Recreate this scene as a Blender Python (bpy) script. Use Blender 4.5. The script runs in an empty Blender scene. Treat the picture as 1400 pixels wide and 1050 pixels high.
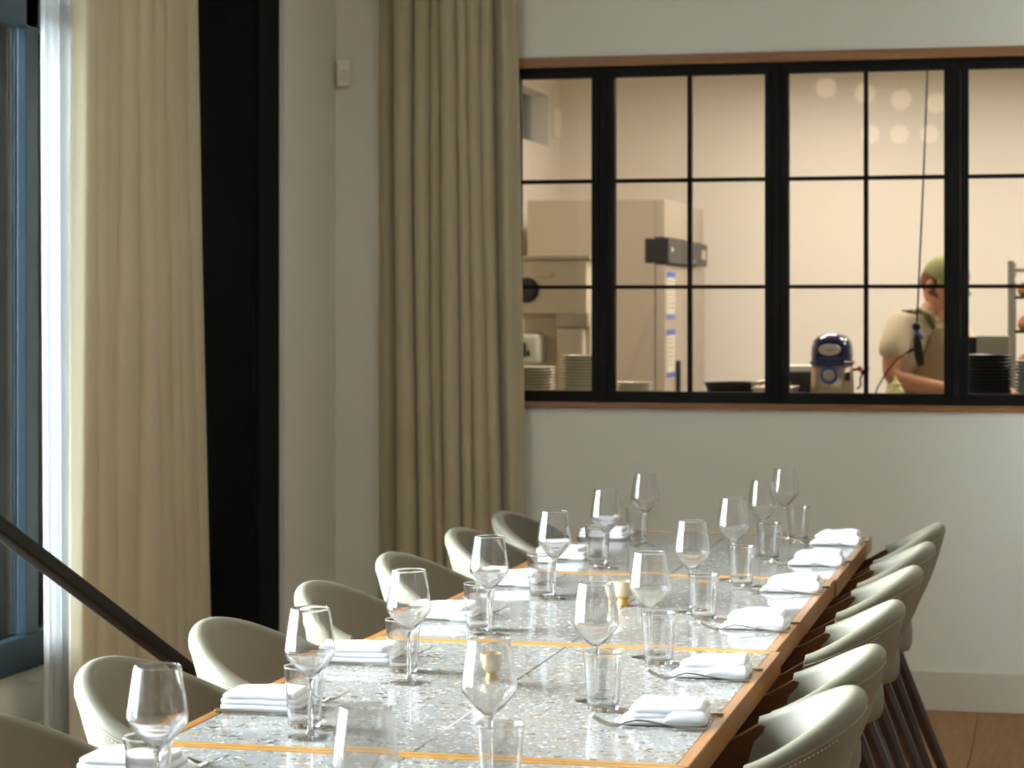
import bpy, bmesh, math, random
from mathutils import Vector, Matrix
random.seed(7)
C = bpy.context.scene.collection
SC = bpy.context.scene
PI = math.pi

# ------------------------------------------------------------------ camera, world, lights, exposure
cam_data = bpy.data.cameras.new('camera')
cam = bpy.data.objects.new('camera', cam_data)
C.objects.link(cam)
SC.camera = cam
cam.location = (0, 0, 1.49)
cam.rotation_euler = (PI / 2, 0, math.atan(745 / 3150))
cam_data.sensor_width = 36
cam_data.lens = 36 * 3150 / 1400
cam_data.shift_y = -105 / 1400
cam_data.dof.use_dof = True
cam_data.dof.focus_distance = 4.75
cam_data.dof.aperture_fstop = 6.8
cam_data.clip_start = 0.05

SC.view_settings.view_transform = 'Standard'
SC.view_settings.look = 'None'
SC.view_settings.exposure = 0.27
SC.view_settings.gamma = 1
SC.view_settings.use_curve_mapping = False
cy = SC.cycles
cy.use_denoising = True
cy.max_bounces = 14
cy.transmission_bounces = 12
cy.transparent_max_bounces = 16
cy.glossy_bounces = 6
cy.diffuse_bounces = 5
cy.sample_clamp_indirect = 4.0
cy.sample_clamp_direct = 0
cy.use_adaptive_sampling = True
cy.adaptive_threshold = 0.01

world = bpy.data.worlds.new('sky')
SC.world = world
world.use_nodes = True
wn = world.node_tree.nodes
wl = world.node_tree.links
wn.clear()
wo = wn.new('ShaderNodeOutputWorld')
wb = wn.new('ShaderNodeBackground')
wb.inputs['Color'].default_value = (0.80, 0.90, 1.0, 1)
wb.inputs['Strength'].default_value = 30.0
wl.new(wb.outputs[0], wo.inputs[0])


def area_light(name, loc, size_x, size_y, power, color, direction):
    l = bpy.data.lights.new(name, 'AREA')
    l.shape = 'RECTANGLE'
    l.size = size_x
    l.size_y = size_y
    l.energy = power
    l.color = color
    o = bpy.data.objects.new(name, l)
    C.objects.link(o)
    o.location = loc
    o.rotation_euler = Vector(direction).to_track_quat('-Z', 'Y').to_euler()
    return o


# daylight outside the long window on the left
area_light('daylight', (-3.75, 4.75, 1.3), 1.7, 3.7, 1150, (0.92, 0.97, 1.0), (1, 0, 0))


# ------------------------------------------------------------------ materials
def mat(name, color, rough=0.5, metal=0.0, spec=0.5, coat=0.0, sheen=0.0, bump=None, var=None, emission=None, trans=0.0, ior=1.45, sub=0.0):
    m = bpy.data.materials.new(name)
    m.use_nodes = True
    nt = m.node_tree
    b = nt.nodes['Principled BSDF']
    b.inputs['Base Color'].default_value = (*color, 1)
    b.inputs['Roughness'].default_value = rough
    b.inputs['Metallic'].default_value = metal
    b.inputs['Specular IOR Level'].default_value = spec
    b.inputs['Coat Weight'].default_value = coat
    b.inputs['Sheen Weight'].default_value = sheen
    b.inputs['Transmission Weight'].default_value = trans
    b.inputs['IOR'].default_value = ior
    if emission:
        b.inputs['Emission Color'].default_value = (*emission[0], 1)
        b.inputs['Emission Strength'].default_value = emission[1]
    tc = nt.nodes.new('ShaderNodeTexCoord')
    if var:  # (scale, amount, stretch)
        sc, am, st = var
        mp = nt.nodes.new('ShaderNodeMapping')
        mp.inputs['Scale'].default_value = st
        nt.links.new(tc.outputs['Object'], mp.inputs[0])
        n = nt.nodes.new('ShaderNodeTexNoise')
        n.inputs['Scale'].default_value = sc
        n.inputs['Detail'].default_value = 5
        nt.links.new(mp.outputs[0], n.inputs['Vector'])
        r = nt.nodes.new('ShaderNodeValToRGB')
        r.color_ramp.elements[0].position = 0.3
        r.color_ramp.elements[1].position = 0.7
        r.color_ramp.elements[0].color = (*[c * (1 - am) for c in color], 1)
        r.color_ramp.elements[1].color = (*[min(1, c * (1 + am)) for c in color], 1)
        nt.links.new(n.outputs[0], r.inputs[0])
        nt.links.new(r.outputs[0], b.inputs['Base Color'])
    if bump:  # (scale, strength, stretch)
        sc, am, st = bump
        mp = nt.nodes.new('ShaderNodeMapping')
        mp.inputs['Scale'].default_value = st
        nt.links.new(tc.outputs['Object'], mp.inputs[0])
        n = nt.nodes.new('ShaderNodeTexNoise')
        n.inputs['Scale'].default_value = sc
        n.inputs['Detail'].default_value = 4
        nt.links.new(mp.outputs[0], n.inputs['Vector'])
        bp = nt.nodes.new('ShaderNodeBump')
        bp.inputs['Strength'].default_value = am
        bp.inputs['Distance'].default_value = 0.002
        nt.links.new(n.outputs[0], bp.inputs['Height'])
        nt.links.new(bp.outputs[0], b.inputs['Normal'])
    return m


def glass_mat(name, color=(1, 1, 1), ior=1.45):
    m = bpy.data.materials.new(name)
    m.use_nodes = True
    nt = m.node_tree
    nt.nodes.clear()
    o = nt.nodes.new('ShaderNodeOutputMaterial')
    g = nt.nodes.new('ShaderNodeBsdfGlass')
    g.inputs['Color'].default_value = (*color, 1)
    g.inputs['Roughness'].default_value = 0.0
    g.inputs['IOR'].default_value = ior
    t = nt.nodes.new('ShaderNodeBsdfTransparent')
    mx = nt.nodes.new('ShaderNodeMixShader')
    mx.inputs[0].default_value = 0.06
    nt.links.new(g.outputs[0], mx.inputs[1])
    nt.links.new(t.outputs[0], mx.inputs[2])
    nt.links.new(mx.outputs[0], o.inputs[0])
    return m


def pane_mat(name, tint=(0.97, 0.98, 0.97), refl=1.0):
    m = bpy.data.materials.new(name)
    m.use_nodes = True
    nt = m.node_tree
    nt.nodes.clear()
    o = nt.nodes.new('ShaderNodeOutputMaterial')
    t = nt.nodes.new('ShaderNodeBsdfTransparent')
    t.inputs[0].default_value = (*tint, 1)
    g = nt.nodes.new('ShaderNodeBsdfGlossy')
    g.inputs['Roughness'].default_value = 0.0
    f = nt.nodes.new('ShaderNodeFresnel')
    f.inputs[0].default_value = 1.5
    mx = nt.nodes.new('ShaderNodeMixShader')
    nt.links.new(f.outputs[0], mx.inputs[0])
    nt.links.new(t.outputs[0], mx.inputs[1])
    nt.links.new(g.outputs[0], mx.inputs[2])
    nt.links.new(mx.outputs[0], o.inputs[0])
    return m


def cloth_mat(name, color, translucent=0.0, transparent=0.0, rough=0.9):
    m = bpy.data.materials.new(name)
    m.use_nodes = True
    nt = m.node_tree
    b = nt.nodes['Principled BSDF']
    out = nt.nodes['Material Output']
    b.inputs['Base Color'].default_value = (*color, 1)
    b.inputs['Roughness'].default_value = rough
    b.inputs['Specular IOR Level'].default_value = 0.2
    b.inputs['Sheen Weight'].default_value = 0.15
    tc = nt.nodes.new('ShaderNodeTexCoord')
    n = nt.nodes.new('ShaderNodeTexNoise')
    n.inputs['Scale'].default_value = 500
    nt.links.new(tc.outputs['Object'], n.inputs['Vector'])
    bp = nt.nodes.new('ShaderNodeBump')
    bp.inputs['Strength'].default_value = 0.15
    bp.inputs['Distance'].default_value = 0.001
    nt.links.new(n.outputs[0], bp.inputs['Height'])
    nt.links.new(bp.outputs[0], b.inputs['Normal'])
    last = b.outputs[0]
    if translucent:
        t = nt.nodes.new('ShaderNodeBsdfTranslucent')
        t.inputs[0].default_value = (*color, 1)
        mx = nt.nodes.new('ShaderNodeMixShader')
        mx.inputs[0].default_value = translucent
        nt.links.new(last, mx.inputs[1])
        nt.links.new(t.outputs[0], mx.inputs[2])
        last = mx.outputs[0]
    if transparent:
        t = nt.nodes.new('ShaderNodeBsdfTransparent')
        mx = nt.nodes.new('ShaderNodeMixShader')
        mx.inputs[0].default_value = transparent
        nt.links.new(last, mx.inputs[1])
        nt.links.new(t.outputs[0], mx.inputs[2])
        last = mx.outputs[0]
    nt.links.new(last, out.inputs[0])
    return m


def wood_mat(name, dark, light, rough=0.4, axis=1, coat=0.0, scale=14, object_random=False):
    m = bpy.data.materials.new(name)
    m.use_nodes = True
    nt = m.node_tree
    b = nt.nodes['Principled BSDF']
    b.inputs['Roughness'].default_value = rough
    b.inputs['Coat Weight'].default_value = coat
    g = nt.nodes.new('ShaderNodeNewGeometry')
    mp = nt.nodes.new('ShaderNodeMapping')
    st = [4.0, 4.0, 4.0]
    st[axis] = 0.25
    mp.inputs['Scale'].default_value = st
    nt.links.new(g.outputs['Position'], mp.inputs[0])
    n = nt.nodes.new('ShaderNodeTexNoise')
    n.inputs['Scale'].default_value = scale
    n.inputs['Detail'].default_value = 8
    n.inputs['Roughness'].default_value = 0.65
    nt.links.new(mp.outputs[0], n.inputs['Vector'])
    r = nt.nodes.new('ShaderNodeValToRGB')
    r.color_ramp.elements[0].position = 0.32
    r.color_ramp.elements[1].position = 0.68
    r.color_ramp.elements[0].color = (*dark, 1)
    r.color_ramp.elements[1].color = (*light, 1)
    nt.links.new(n.outputs[0], r.inputs[0])
    src = r.outputs[0]
    if object_random:
        oi = nt.nodes.new('ShaderNodeObjectInfo')
        hv = nt.nodes.new('ShaderNodeHueSaturation')
        mr = nt.nodes.new('ShaderNodeMapRange')
        mr.inputs['To Min'].default_value = 0.72
        mr.inputs['To Max'].default_value = 1.2
        nt.links.new(oi.outputs['Random'], mr.inputs[0])
        nt.links.new(mr.outputs[0], hv.inputs['Value'])
        nt.links.new(src, hv.inputs['Color'])
        src = hv.outputs[0]
    nt.links.new(src, b.inputs['Base Color'])
    bp = nt.nodes.new('ShaderNodeBump')
    bp.inputs['Strength'].default_value = 0.12
    bp.inputs['Distance'].default_value = 0.001
    nt.links.new(n.outputs[0], bp.inputs['Height'])
    nt.links.new(bp.outputs[0], b.inputs['Normal'])
    return m


def terrazzo_mat():
    m = bpy.data.materials.new('terrazzo')
    m.use_nodes = True
    nt = m.node_tree
    b = nt.nodes['Principled BSDF']
    b.inputs['Roughness'].default_value = 0.07
    b.inputs['Specular IOR Level'].default_value = 0.6
    g = nt.nodes.new('ShaderNodeNewGeometry')
    n0 = nt.nodes.new('ShaderNodeTexNoise')
    n0.inputs['Scale'].default_value = 60
    n0.inputs['Detail'].default_value = 6
    nt.links.new(g.outputs['Position'], n0.inputs['Vector'])
    r0 = nt.nodes.new('ShaderNodeValToRGB')
    r0.color_ramp.elements[0].position = 0.35
    r0.color_ramp.elements[1].position = 0.65
    r0.color_ramp.elements[0].color = (0.235, 0.24, 0.23, 1)
    r0.color_ramp.elements[1].color = (0.30, 0.307, 0.298, 1)
    nt.links.new(n0.outputs[0], r0.inputs[0])
    cur = r0.outputs[0]
    # distortion for irregular chips
    nd = nt.nodes.new('ShaderNodeTexNoise')
    nd.inputs['Scale'].default_value = 110
    nd.inputs['Detail'].default_value = 2
    nt.links.new(g.outputs['Position'], nd.inputs['Vector'])
    for scale, thr, rad, cols, seed in (
            (50, 0.86, 0.36, ((0.0, (0.30, 0.19, 0.085)), (0.35, (0.14, 0.11, 0.08)), (0.6, (0.36, 0.30, 0.2)), (0.8, (0.06, 0.07, 0.065))), 3.1),
            (90, 0.80, 0.36, ((0.0, (0.20, 0.18, 0.15)), (0.3, (0.75, 0.75, 0.72)), (0.55, (0.28, 0.22, 0.14)), (0.8, (0.10, 0.11, 0.10))), 17.7),
            (170, 0.72, 0.36, ((0.0, (0.25, 0.25, 0.23)), (0.4, (0.7, 0.7, 0.68)), (0.7, (0.16, 0.15, 0.13)), (0.9, (0.30, 0.22, 0.12))), 41.0)):
        ad = nt.nodes.new('ShaderNodeVectorMath')
        ad.operation = 'MULTIPLY_ADD'
        ad.inputs[1].default_value = (0.012, 0.012, 0.0)
        nt.links.new(nd.outputs['Color'], ad.inputs[0])
        nt.links.new(g.outputs['Position'], ad.inputs[2])
        mp = nt.nodes.new('ShaderNodeMapping')
        mp.inputs['Location'].default_value = (seed, seed * 0.7, 0)
        mp.inputs['Rotation'].default_value = (0, 0, seed)
        nt.links.new(ad.outputs[0], mp.inputs[0])
        v = nt.nodes.new('ShaderNodeTexVoronoi')
        v.voronoi_dimensions = '2D'
        v.inputs['Scale'].default_value = scale
        nt.links.new(mp.outputs[0], v.inputs['Vector'])
        lt = nt.nodes.new('ShaderNodeMath')
        lt.operation = 'LESS_THAN'
        lt.inputs[1].default_value = rad
        nt.links.new(v.outputs['Distance'], lt.inputs[0])
        sp = nt.nodes.new('ShaderNodeSeparateColor')
        nt.links.new(v.outputs['Color'], sp.inputs[0])
        gt = nt.nodes.new('ShaderNodeMath')
        gt.operation = 'GREATER_THAN'
        gt.inputs[1].default_value = thr
        nt.links.new(sp.outputs[0], gt.inputs[0])
        ml = nt.nodes.new('ShaderNodeMath')
        ml.operation = 'MULTIPLY'
        nt.links.new(lt.outputs[0], ml.inputs[0])
        nt.links.new(gt.outputs[0], ml.inputs[1])
        cr = nt.nodes.new('ShaderNodeValToRGB')
        cr.color_ramp.interpolation = 'CONSTANT'
        els = cr.color_ramp.elements
        els[0].position = 0
        els[0].color = (*cols[0][1], 1)
        els[1].position = cols[1][0]
        els[1].color = (*cols[1][1], 1)
        for p, c in cols[2:]:
            e = els.new(p)
            e.color = (*c, 1)
        nt.links.new(sp.outputs[1], cr.inputs[0])
        mx = nt.nodes.new('ShaderNodeMix')
        mx.data_type = 'RGBA'
        nt.links.new(ml.outputs[0], mx.inputs[0])
        nt.links.new(cur, mx.inputs[6])
        nt.links.new(cr.outputs[0], mx.inputs[7])
        cur = mx.outputs[2]
    nt.links.new(cur, b.inputs['Base Color'])
    return m


def lin(r, g, b):
    f = lambda v: ((v / 255 + 0.055) / 1.055) ** 2.4 if v > 10 else v / 255 / 12.92
    return (f(r), f(g), f(b))


M = {}
M['wall'] = mat('wall_paint', lin(227, 228, 217), 0.75, bump=(140, 0.1, (1, 1, 1)))
M['wall_dark'] = mat('wall_paint_low_bounce', lin(90, 78, 62), 0.75)  # unseen walls, coloured dark to cut the light bounced from them
M['kwall'] = mat('kitchen_wall_paint', lin(236, 226, 210), 0.6)
M['ceil'] = mat('ceiling_paint', lin(225, 222, 212), 0.8)
M['trimwhite'] = mat('baseboard_paint', lin(208, 204, 190), 0.5)
M['black'] = mat('black_steel', lin(16, 16, 15), 0.65, spec=0.15)
M['column'] = mat('black_column_paint', lin(15, 15, 14), 0.75, spec=0.12)
M['bluesteel'] = mat('blue_grey_steel', lin(42, 58, 68), 0.32)
M['fin'] = mat('exterior_panel', lin(168, 192, 200), 0.5, var=(2, 0.1, (1, 1, 0.3)))
M['oak'] = wood_mat('oak_edge', lin(120, 73, 28), lin(162, 108, 48), 0.35, 1)
M['oak_x'] = wood_mat('oak_edge_cross', lin(140, 98, 40), lin(178, 132, 62), 0.35, 0)
M['trimwood'] = wood_mat('window_trim_wood', lin(108, 70, 32), lin(142, 97, 48), 0.45, 0)
M['walnut'] = wood_mat('walnut', lin(30, 16, 10), lin(52, 28, 16), 0.4, 2)
M['walnut_arm'] = wood_mat('walnut_arm', lin(66, 36, 16), lin(96, 56, 26), 0.35, 0)
M['floor'] = wood_mat('floor_oak', lin(132, 86, 40), lin(174, 122, 62), 0.4, 1, object_random=True)
M['leather'] = mat('cream_leather', lin(116, 113, 98), 0.48, bump=(420, 0.25, (1, 1, 1)), spec=0.3)
M['thread'] = mat('stitch_thread', lin(226, 222, 204), 0.7)
M['piping'] = mat('piping', lin(150, 145, 122), 0.5)
M['curtain'] = cloth_mat('curtain_linen', lin(198, 188, 160), translucent=0.05)
M['curtain_back'] = cloth_mat('curtain_linen_grey', lin(176, 165, 138))
M['sheer'] = cloth_mat('sheer_voile', lin(244, 246, 248), translucent=0.55, transparent=0.35)
M['glass'] = glass_mat('clear_glass')
M['pane'] = pane_mat('window_glass')
M['linen'] = mat('napkin_linen', lin(238, 240, 246), 0.85, bump=(900, 0.2, (1, 1, 1)), spec=0.2)
M['silver'] = mat('brushed_cutlery', lin(190, 186, 176), 0.22, 1.0)
M['votive'] = mat('pale_gold_votive', lin(214, 196, 160), 0.35, 0.5, bump=(160, 0.5, (1, 1, 0.3)))
M['votive_foot'] = mat('gold_foot', lin(206, 160, 84), 0.3, 0.7)
M['terrazzo'] = terrazzo_mat()
M['rail'] = mat('handrail_steel', lin(16, 15, 14), 0.55, spec=0.12)
M['plastic_white'] = mat('white_plastic', lin(240, 236, 224), 0.4)
M['steel'] = mat('kitchen_steel', lin(190, 172, 146), 0.35, 0.75, bump=(60, 0.05, (1, 1, 12)))
M['steel_warm'] = mat('steel_reflecting_warm', lin(186, 172, 152), 0.42, 0.3)  # warm light reflected by the steel is mixed into its colour
M['machine'] = mat('machine_cream', lin(214, 198, 172), 0.4, 0.1)
M['dark'] = mat('dark_plastic', lin(34, 33, 32), 0.4)
M['kgrey'] = mat('counter_steel', lin(176, 172, 160), 0.35, 0.8)
M['plate'] = mat('cream_porcelain', lin(216, 206, 178), 0.3)
M['blackplate'] = mat('black_stoneware', lin(42, 44, 44), 0.35)
M['tealplate'] = mat('pale_green_stoneware', lin(168, 184, 170), 0.35)
M['blue'] = mat('navy_enamel', lin(22, 34, 84), 0.15, coat=0.6)
M['bluering'] = mat('blue_ring', lin(52, 78, 168), 0.3)
M['red'] = mat('red_knob', lin(200, 40, 50), 0.3)
M['badge'] = mat('badge', lin(206, 190, 158), 0.35, 0.3)
M['yellow'] = mat('yellow_bottle', lin(252, 242, 160), 0.4)
M['skin'] = mat('skin', lin(212, 150, 112), 0.5, sub=0.1)
M['shirt'] = cloth_mat('cream_shirt', lin(222, 204, 172))
M['apron'] = cloth_mat('tan_apron', lin(150, 126, 92))
M['strap'] = cloth_mat('olive_strap', lin(108, 100, 58))
M['cap'] = cloth_mat('sage_cap', lin(160, 158, 104))
M['trouser'] = cloth_mat('dark_trousers', lin(50, 50, 54))
M['hair'] = mat('brown_hair', lin(120, 70, 46), 0.7)
M['bluetape'] = mat('blue_tape', lin(90, 120, 200), 0.6)
M['paper'] = mat('paper', lin(224, 212, 190), 0.8)
M['bread'] = mat('bread_crust', lin(186, 120, 56), 0.7, var=(20, 0.25, (1, 1, 1)))
M['lampglobe'] = mat('lamp_globe', lin(255, 236, 205), 0.5, emission=((1.0, 0.80, 0.55), 2.0))
M['panel_light'] = mat('panel_light', (1, 1, 1), 0.5, emission=((1.0, 0.88, 0.74), 5.0))
M['near_black'] = mat('near_black_backdrop', (0.004, 0.004, 0.0045), 0.9, spec=0.0)  # near-black so the added wall stays dark under the bright sky
M['darkpane'] = pane_mat('tinted_pane', (0.8, 0.82, 0.84))
M['outside'] = mat('pavement', lin(150, 150, 146), 0.9)
M['ink'] = mat('badge_ink', lin(96, 96, 110), 0.5)


# ------------------------------------------------------------------ mesh helpers
def new_bm():
    return bmesh.new()


def obj(name, bm, material, parent=None, smooth=False, angle=None, **props):
    me = bpy.data.meshes.new(name)
    bmesh.ops.recalc_face_normals(bm, faces=bm.faces)
    if smooth:
        for f in bm.faces:
            f.smooth = True
        if angle:
            for e in bm.edges:
                if len(e.link_faces) == 2 and e.calc_face_angle(0) > math.radians(angle):
                    e.smooth = False
    bm.to_mesh(me)
    bm.free()
    if isinstance(material, (list, tuple)):
        for mm in material:
            me.materials.append(mm)
    else:
        me.materials.append(material)
    o = bpy.data.objects.new(name, me)
    C.objects.link(o)
    if parent is not None:
        o.parent = parent
    for k, v in props.items():
        o[k] = v
    return o


def thing(name, label, cat, loc=(0, 0, 0), rotz=0, group=None):
    o = bpy.data.objects.new(name, None)
    o.empty_display_size = 0.05
    C.objects.link(o)
    o.location = loc
    o.rotation_euler = (0, 0, rotz)
    o['label'] = label
    o['category'] = cat
    if group:
        o['group'] = group
    return o


def tag(o, label, cat, group=None):
    o['label'] = label
    o['category'] = cat
    if group:
        o['group'] = group
    return o


def struct(name, bm, m, parent=None, **kw):
    o = obj(name, bm, m, parent, **kw)
    if parent is None:
        o['kind'] = 'structure'
    return o


def copy_tree(o, parent=None):
    c = o.copy()
    C.objects.link(c)
    if parent is not None:
        c.parent = parent
    for ch in list(o.children):
        copy_tree(ch, c)
    return c


def bx(bm, x0, x1, y0, y1, z0, z1, bev=0.0, seg=2, mtx=None):
    vs = [bm.verts.new((x, y, z)) for x in (x0, x1) for y in (y0, y1) for z in (z0, z1)]
    fs = [bm.faces.new([vs[i] for i in q]) for q in ((0, 1, 3, 2), (4, 6, 7, 5), (0, 4, 5, 1), (2, 3, 7, 6), (0, 2, 6, 4), (1, 5, 7, 3))]
    geom = vs
    if bev > 0:
        es = set()
        for f in fs:
            es.update(f.edges)
        r = bmesh.ops.bevel(bm, geom=list(es), offset=bev, segments=seg, profile=0.6, affect='EDGES')
        geom = list({v for f in r['faces'] for v in f.verts} | {v for v in vs if v.is_valid})
    if mtx is not None:
        bmesh.ops.transform(bm, matrix=mtx, verts=geom)
    return geom


def lathe(bm, prof, n=32, center=(0, 0, 0), closed=False, mtx=None):
    """prof: list of (r,z). r==0 makes a pole."""
    rings = []
    allv = []
    cx, cyy, cz = center
    for r, z in prof:
        if r < 1e-6:
            v = bm.verts.new((cx, cyy, cz + z))
            rings.append([v])
            allv.append(v)
        else:
            ring = [bm.verts.new((cx + r * math.cos(2 * PI * i / n), cyy + r * math.sin(2 * PI * i / n), cz + z)) for i in range(n)]
            rings.append(ring)
            allv += ring
    pairs = list(zip(rings, rings[1:]))
    if closed:
        pairs.append((rings[-1], rings[0]))
    for a, b in pairs:
        for i in range(n):
            j = (i + 1) % n
            if len(a) == 1 and len(b) == 1:
                continue
            if len(a) == 1:
                bm.faces.new((a[0], b[i], b[j]))
            elif len(b) == 1:
                bm.faces.new((a[i], a[j], b[0]))
            else:
                bm.faces.new((a[i], a[j], b[j], b[i]))
    if mtx is not None:
        bmesh.ops.transform(bm, matrix=mtx, verts=allv)
    return allv


def tube(bm, pts, r, n=10, cap=True):
    pts = [Vector(p) for p in pts]
    rs = r if isinstance(r, (list, tuple)) else [r] * len(pts)
    rings = []
    up = None
    for i, p in enumerate(pts):
        d = (pts[min(i + 1, len(pts) - 1)] - pts[max(i - 1, 0)]).normalized()
        if up is None:
            a = Vector((0, 0, 1)) if abs(d.z) < 0.9 else Vector((1, 0, 0))
            up = (a - d * a.dot(d)).normalized()
        else:
            up = (up - d * up.dot(d)).normalized()
        s = d.cross(up)
        rings.append([bm.verts.new(p + rs[i] * (up * math.cos(2 * PI * k / n) + s * math.sin(2 * PI * k / n))) for k in range(n)])
    for a, b in zip(rings, rings[1:]):
        for k in range(n):
            j = (k + 1) % n
            bm.faces.new((a[k], a[j], b[j], b[k]))
    if cap:
        bm.faces.new(rings[0])
        bm.faces.new(list(reversed(rings[-1])))


def prism(bm, poly, axis, lo, hi):
    """extrude a 2-D polygon along an axis"""
    def mk(p, t):
        v = list(p)
        v.insert(axis, t)
        return bm.verts.new(v)
    a = [mk(p, lo) for p in poly]
    b = [mk(p, hi) for p in poly]
    bm.faces.new(a)
    bm.faces.new(list(reversed(b)))
    n = len(poly)
    for i in range(n):
        j = (i + 1) % n
        bm.faces.new((a[i], b[i], b[j], a[j]))
    return a + b


def taper_leg(bm, p0, p1, w0, w1, n=4):
    """square tapered leg with softened corners from p0 (top) to p1 (bottom)"""
    p0, p1 = Vector(p0), Vector(p1)
    rings = []
    N = 8
    for t in (0, 0.5, 1):
        p = p0.lerp(p1, t)
        w = w0 + (w1 - w0) * t
        ring = []
        for k in range(N):
            a = PI / 8 + 2 * PI * k / N
            ring.append(bm.verts.new((p.x + w * 0.54 * math.cos(a), p.y + w * 0.54 * math.sin(a), p.z)))
        rings.append(ring)
    for a, b in zip(rings, rings[1:]):
        for k in range(N):
            j = (k + 1) % N
            bm.faces.new((a[k], a[j], b[j], b[k]))
    bm.faces.new(rings[0])
    bm.faces.new(list(reversed(rings[-1])))


# ------------------------------------------------------------------ setting: floor, walls, ceiling
YW = 8.65     # dining side of the wall with the kitchen window
XL = -3.2     # wall with the big window
bm = new_bm()
bx(bm, XL - 0.15, 2.6, -2.6, 13.2, -0.1, -0.012)
floor = struct('floor', bm, M['outside'])
random.seed(3)
x = -3.2 - 0.02
ix = 0
meshes = {}
while x < 1.3:
    x1 = x + 0.196
    y = -2.6 + random.uniform(-1.6, 0)
    while y < YW:
        L = random.choice((1.7, 2.1, 2.4))
        a, b_ = max(y, -2.6), min(y + L, YW)
        if b_ - a > 0.05 and b_ > 3.0:
            bm = new_bm()
            bx(bm, max(x, XL) + 0.0012, x1 - 0.0012, a + 0.001, b_ - 0.001, -0.012, 0.0, 0.0015, 1)
            obj('plank', bm, M['floor'], floor)
        y += L
    x = x1

bm = new_bm()
bx(bm, XL - 0.15, 2.6, -2.6, YW + 0.15, 3.35, 3.5)
struct('ceiling', bm, M['ceil'])

# back wall with an opening for the kitchen window
OX0, OX1, OZ0, OZ1 = -2.375, 0.985, 1.104, 2.447
bm = new_bm()
bx(bm, -3.35, OX0, YW, YW + 0.15, 0, 3.35)
bx(bm, OX1, 2.6, YW, YW + 0.15, 0, 3.35)
bx(bm, OX0, OX1, YW, YW + 0.15, 0, OZ0)
bx(bm, OX0, OX1, YW, YW + 0.15, OZ1, 3.35)
struct('wall_back', bm, M['wall'])
bm = new_bm()
bx(bm, -2.755, 2.6, YW - 0.016, YW, 0, 0.145, 0.003)
struct('baseboard_back', bm, M['trimwhite'])
# left wall: parapet below, lintel above, pier at the far end
WY0, WY1, WZ0, WZ1 = 2.0, 7.45, 0.34, 2.92
bm = new_bm()
bx(bm, XL - 0.15, XL, -2.6, WY0, 0, 3.35)
bx(bm, XL - 0.15, XL, WY1, YW, 0, 3.35)
bx(bm, XL - 0.15, XL, WY0, WY1, 0, WZ0)
bx(bm, XL - 0.15, XL, WY0, WY1, WZ1, 3.35)
struct('wall_left', bm, M['wall'])
bm = new_bm()
bx(bm, XL, XL + 0.016, -2.6, 7.8, 0, 0.15, 0.003)
struct('baseboard_left', bm, M['trimwhite'])
bm = new_bm()
bx(bm, XL, -2.757, 8.03, YW, 0, 3.35)
struct('wall_left_corner', bm, M['wall'])
bm = new_bm()
bx(bm, -2.757, -2.742, 8.03, YW - 0.016, 0, 0.145, 0.003)
struct('baseboard_corner', bm, M['trimwhite'])
bm = new_bm()
bx(bm, 2.6, 2.75, -2.6, 13.2, 0, 3.5)
struct('wall_right', bm, M['wall_dark'])
bm = new_bm()
bx(bm, XL - 0.15, 2.75, -2.75, -2.6, 0, 3.5)
struct('wall_front', bm, M['wall_dark'])

# black column
col = bpy.data.objects.new('column', None)
C.objects.link(col)
col['kind'] = 'structure'
bm = new_bm()
bx(bm, -3.19, -2.772, 7.80, 8.02, 0, 3.35, 0.004)
obj('column_casing', bm, M['column'], col)
bm = new_bm()
bx(bm, -3.0, -2.79, 7.785, 7.80, 0, 3.35, 0.002)
obj('column_cover', bm, M['column'], col)

# outside: pavement and a projecting facade panel beside the window
bm = new_bm()
bx(bm, -30, XL - 0.16, -12, 30, -0.3, -0.1)
struct('pavement_outside', bm, M['outside'])
bm = new_bm()
bx(bm, -4.3, -3.30, 6.86, 6.92, -0.1, 3.4)
struct('exterior_fin_panel', bm, M['fin'])
bm = new_bm()
bx(bm, -3.29, -3.272, 6.86, 6.90, 0.3, 3.0)
struct('daylight_sliver_strip', bm, M['plastic_white'])  # white strip standing in for the sliver of daylight beside the panel

# ---- window_2: the long window on the left
w2 = bpy.data.objects.new('window_2', None)
C.objects.link(w2)
w2['kind'] = 'structure'
fx0, fx1 = XL - 0.07, XL + 0.02
bm = new_bm()
bx(bm, fx0, XL + 0.03, WY0, WY1, WZ0, WZ0 + 0.11, 0.004)
obj('window_sill', bm, M['bluesteel'], w2)
bm = new_bm()
bx(bm, fx0, fx1, WY0, WY1, 2.38, 2.50, 0.004)
obj('transom', bm, M['bluesteel'], w2)
bm = new_bm()
bx(bm, fx0, fx1, WY0, WY1, WZ1 - 0.06, WZ1, 0.004)
obj('head_rail', bm, M['bluesteel'], w2)
ys = [WY0 + 0.03, 3.6, 5.2, 6.80, WY1 - 0.03]
for y in ys:
    bm = new_bm()
    bx(bm, XL - 0.012, fx1, y - 0.045, y + 0.045, WZ0 + 0.11, WZ1 - 0.06, 0.003)
    obj('mullion', bm, M['bluesteel'], w2)
for a, b_ in zip(ys, ys[1:]):
    for z0, z1 in ((WZ0 + 0.11, 2.38), (2.50, WZ1 - 0.06)):
        bm = new_bm()
        bx(bm, XL - 0.010, XL - 0.004, a + 0.045, b_ - 0.045, z0, z1)
        obj('pane', bm, M['pane'], w2)

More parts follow.
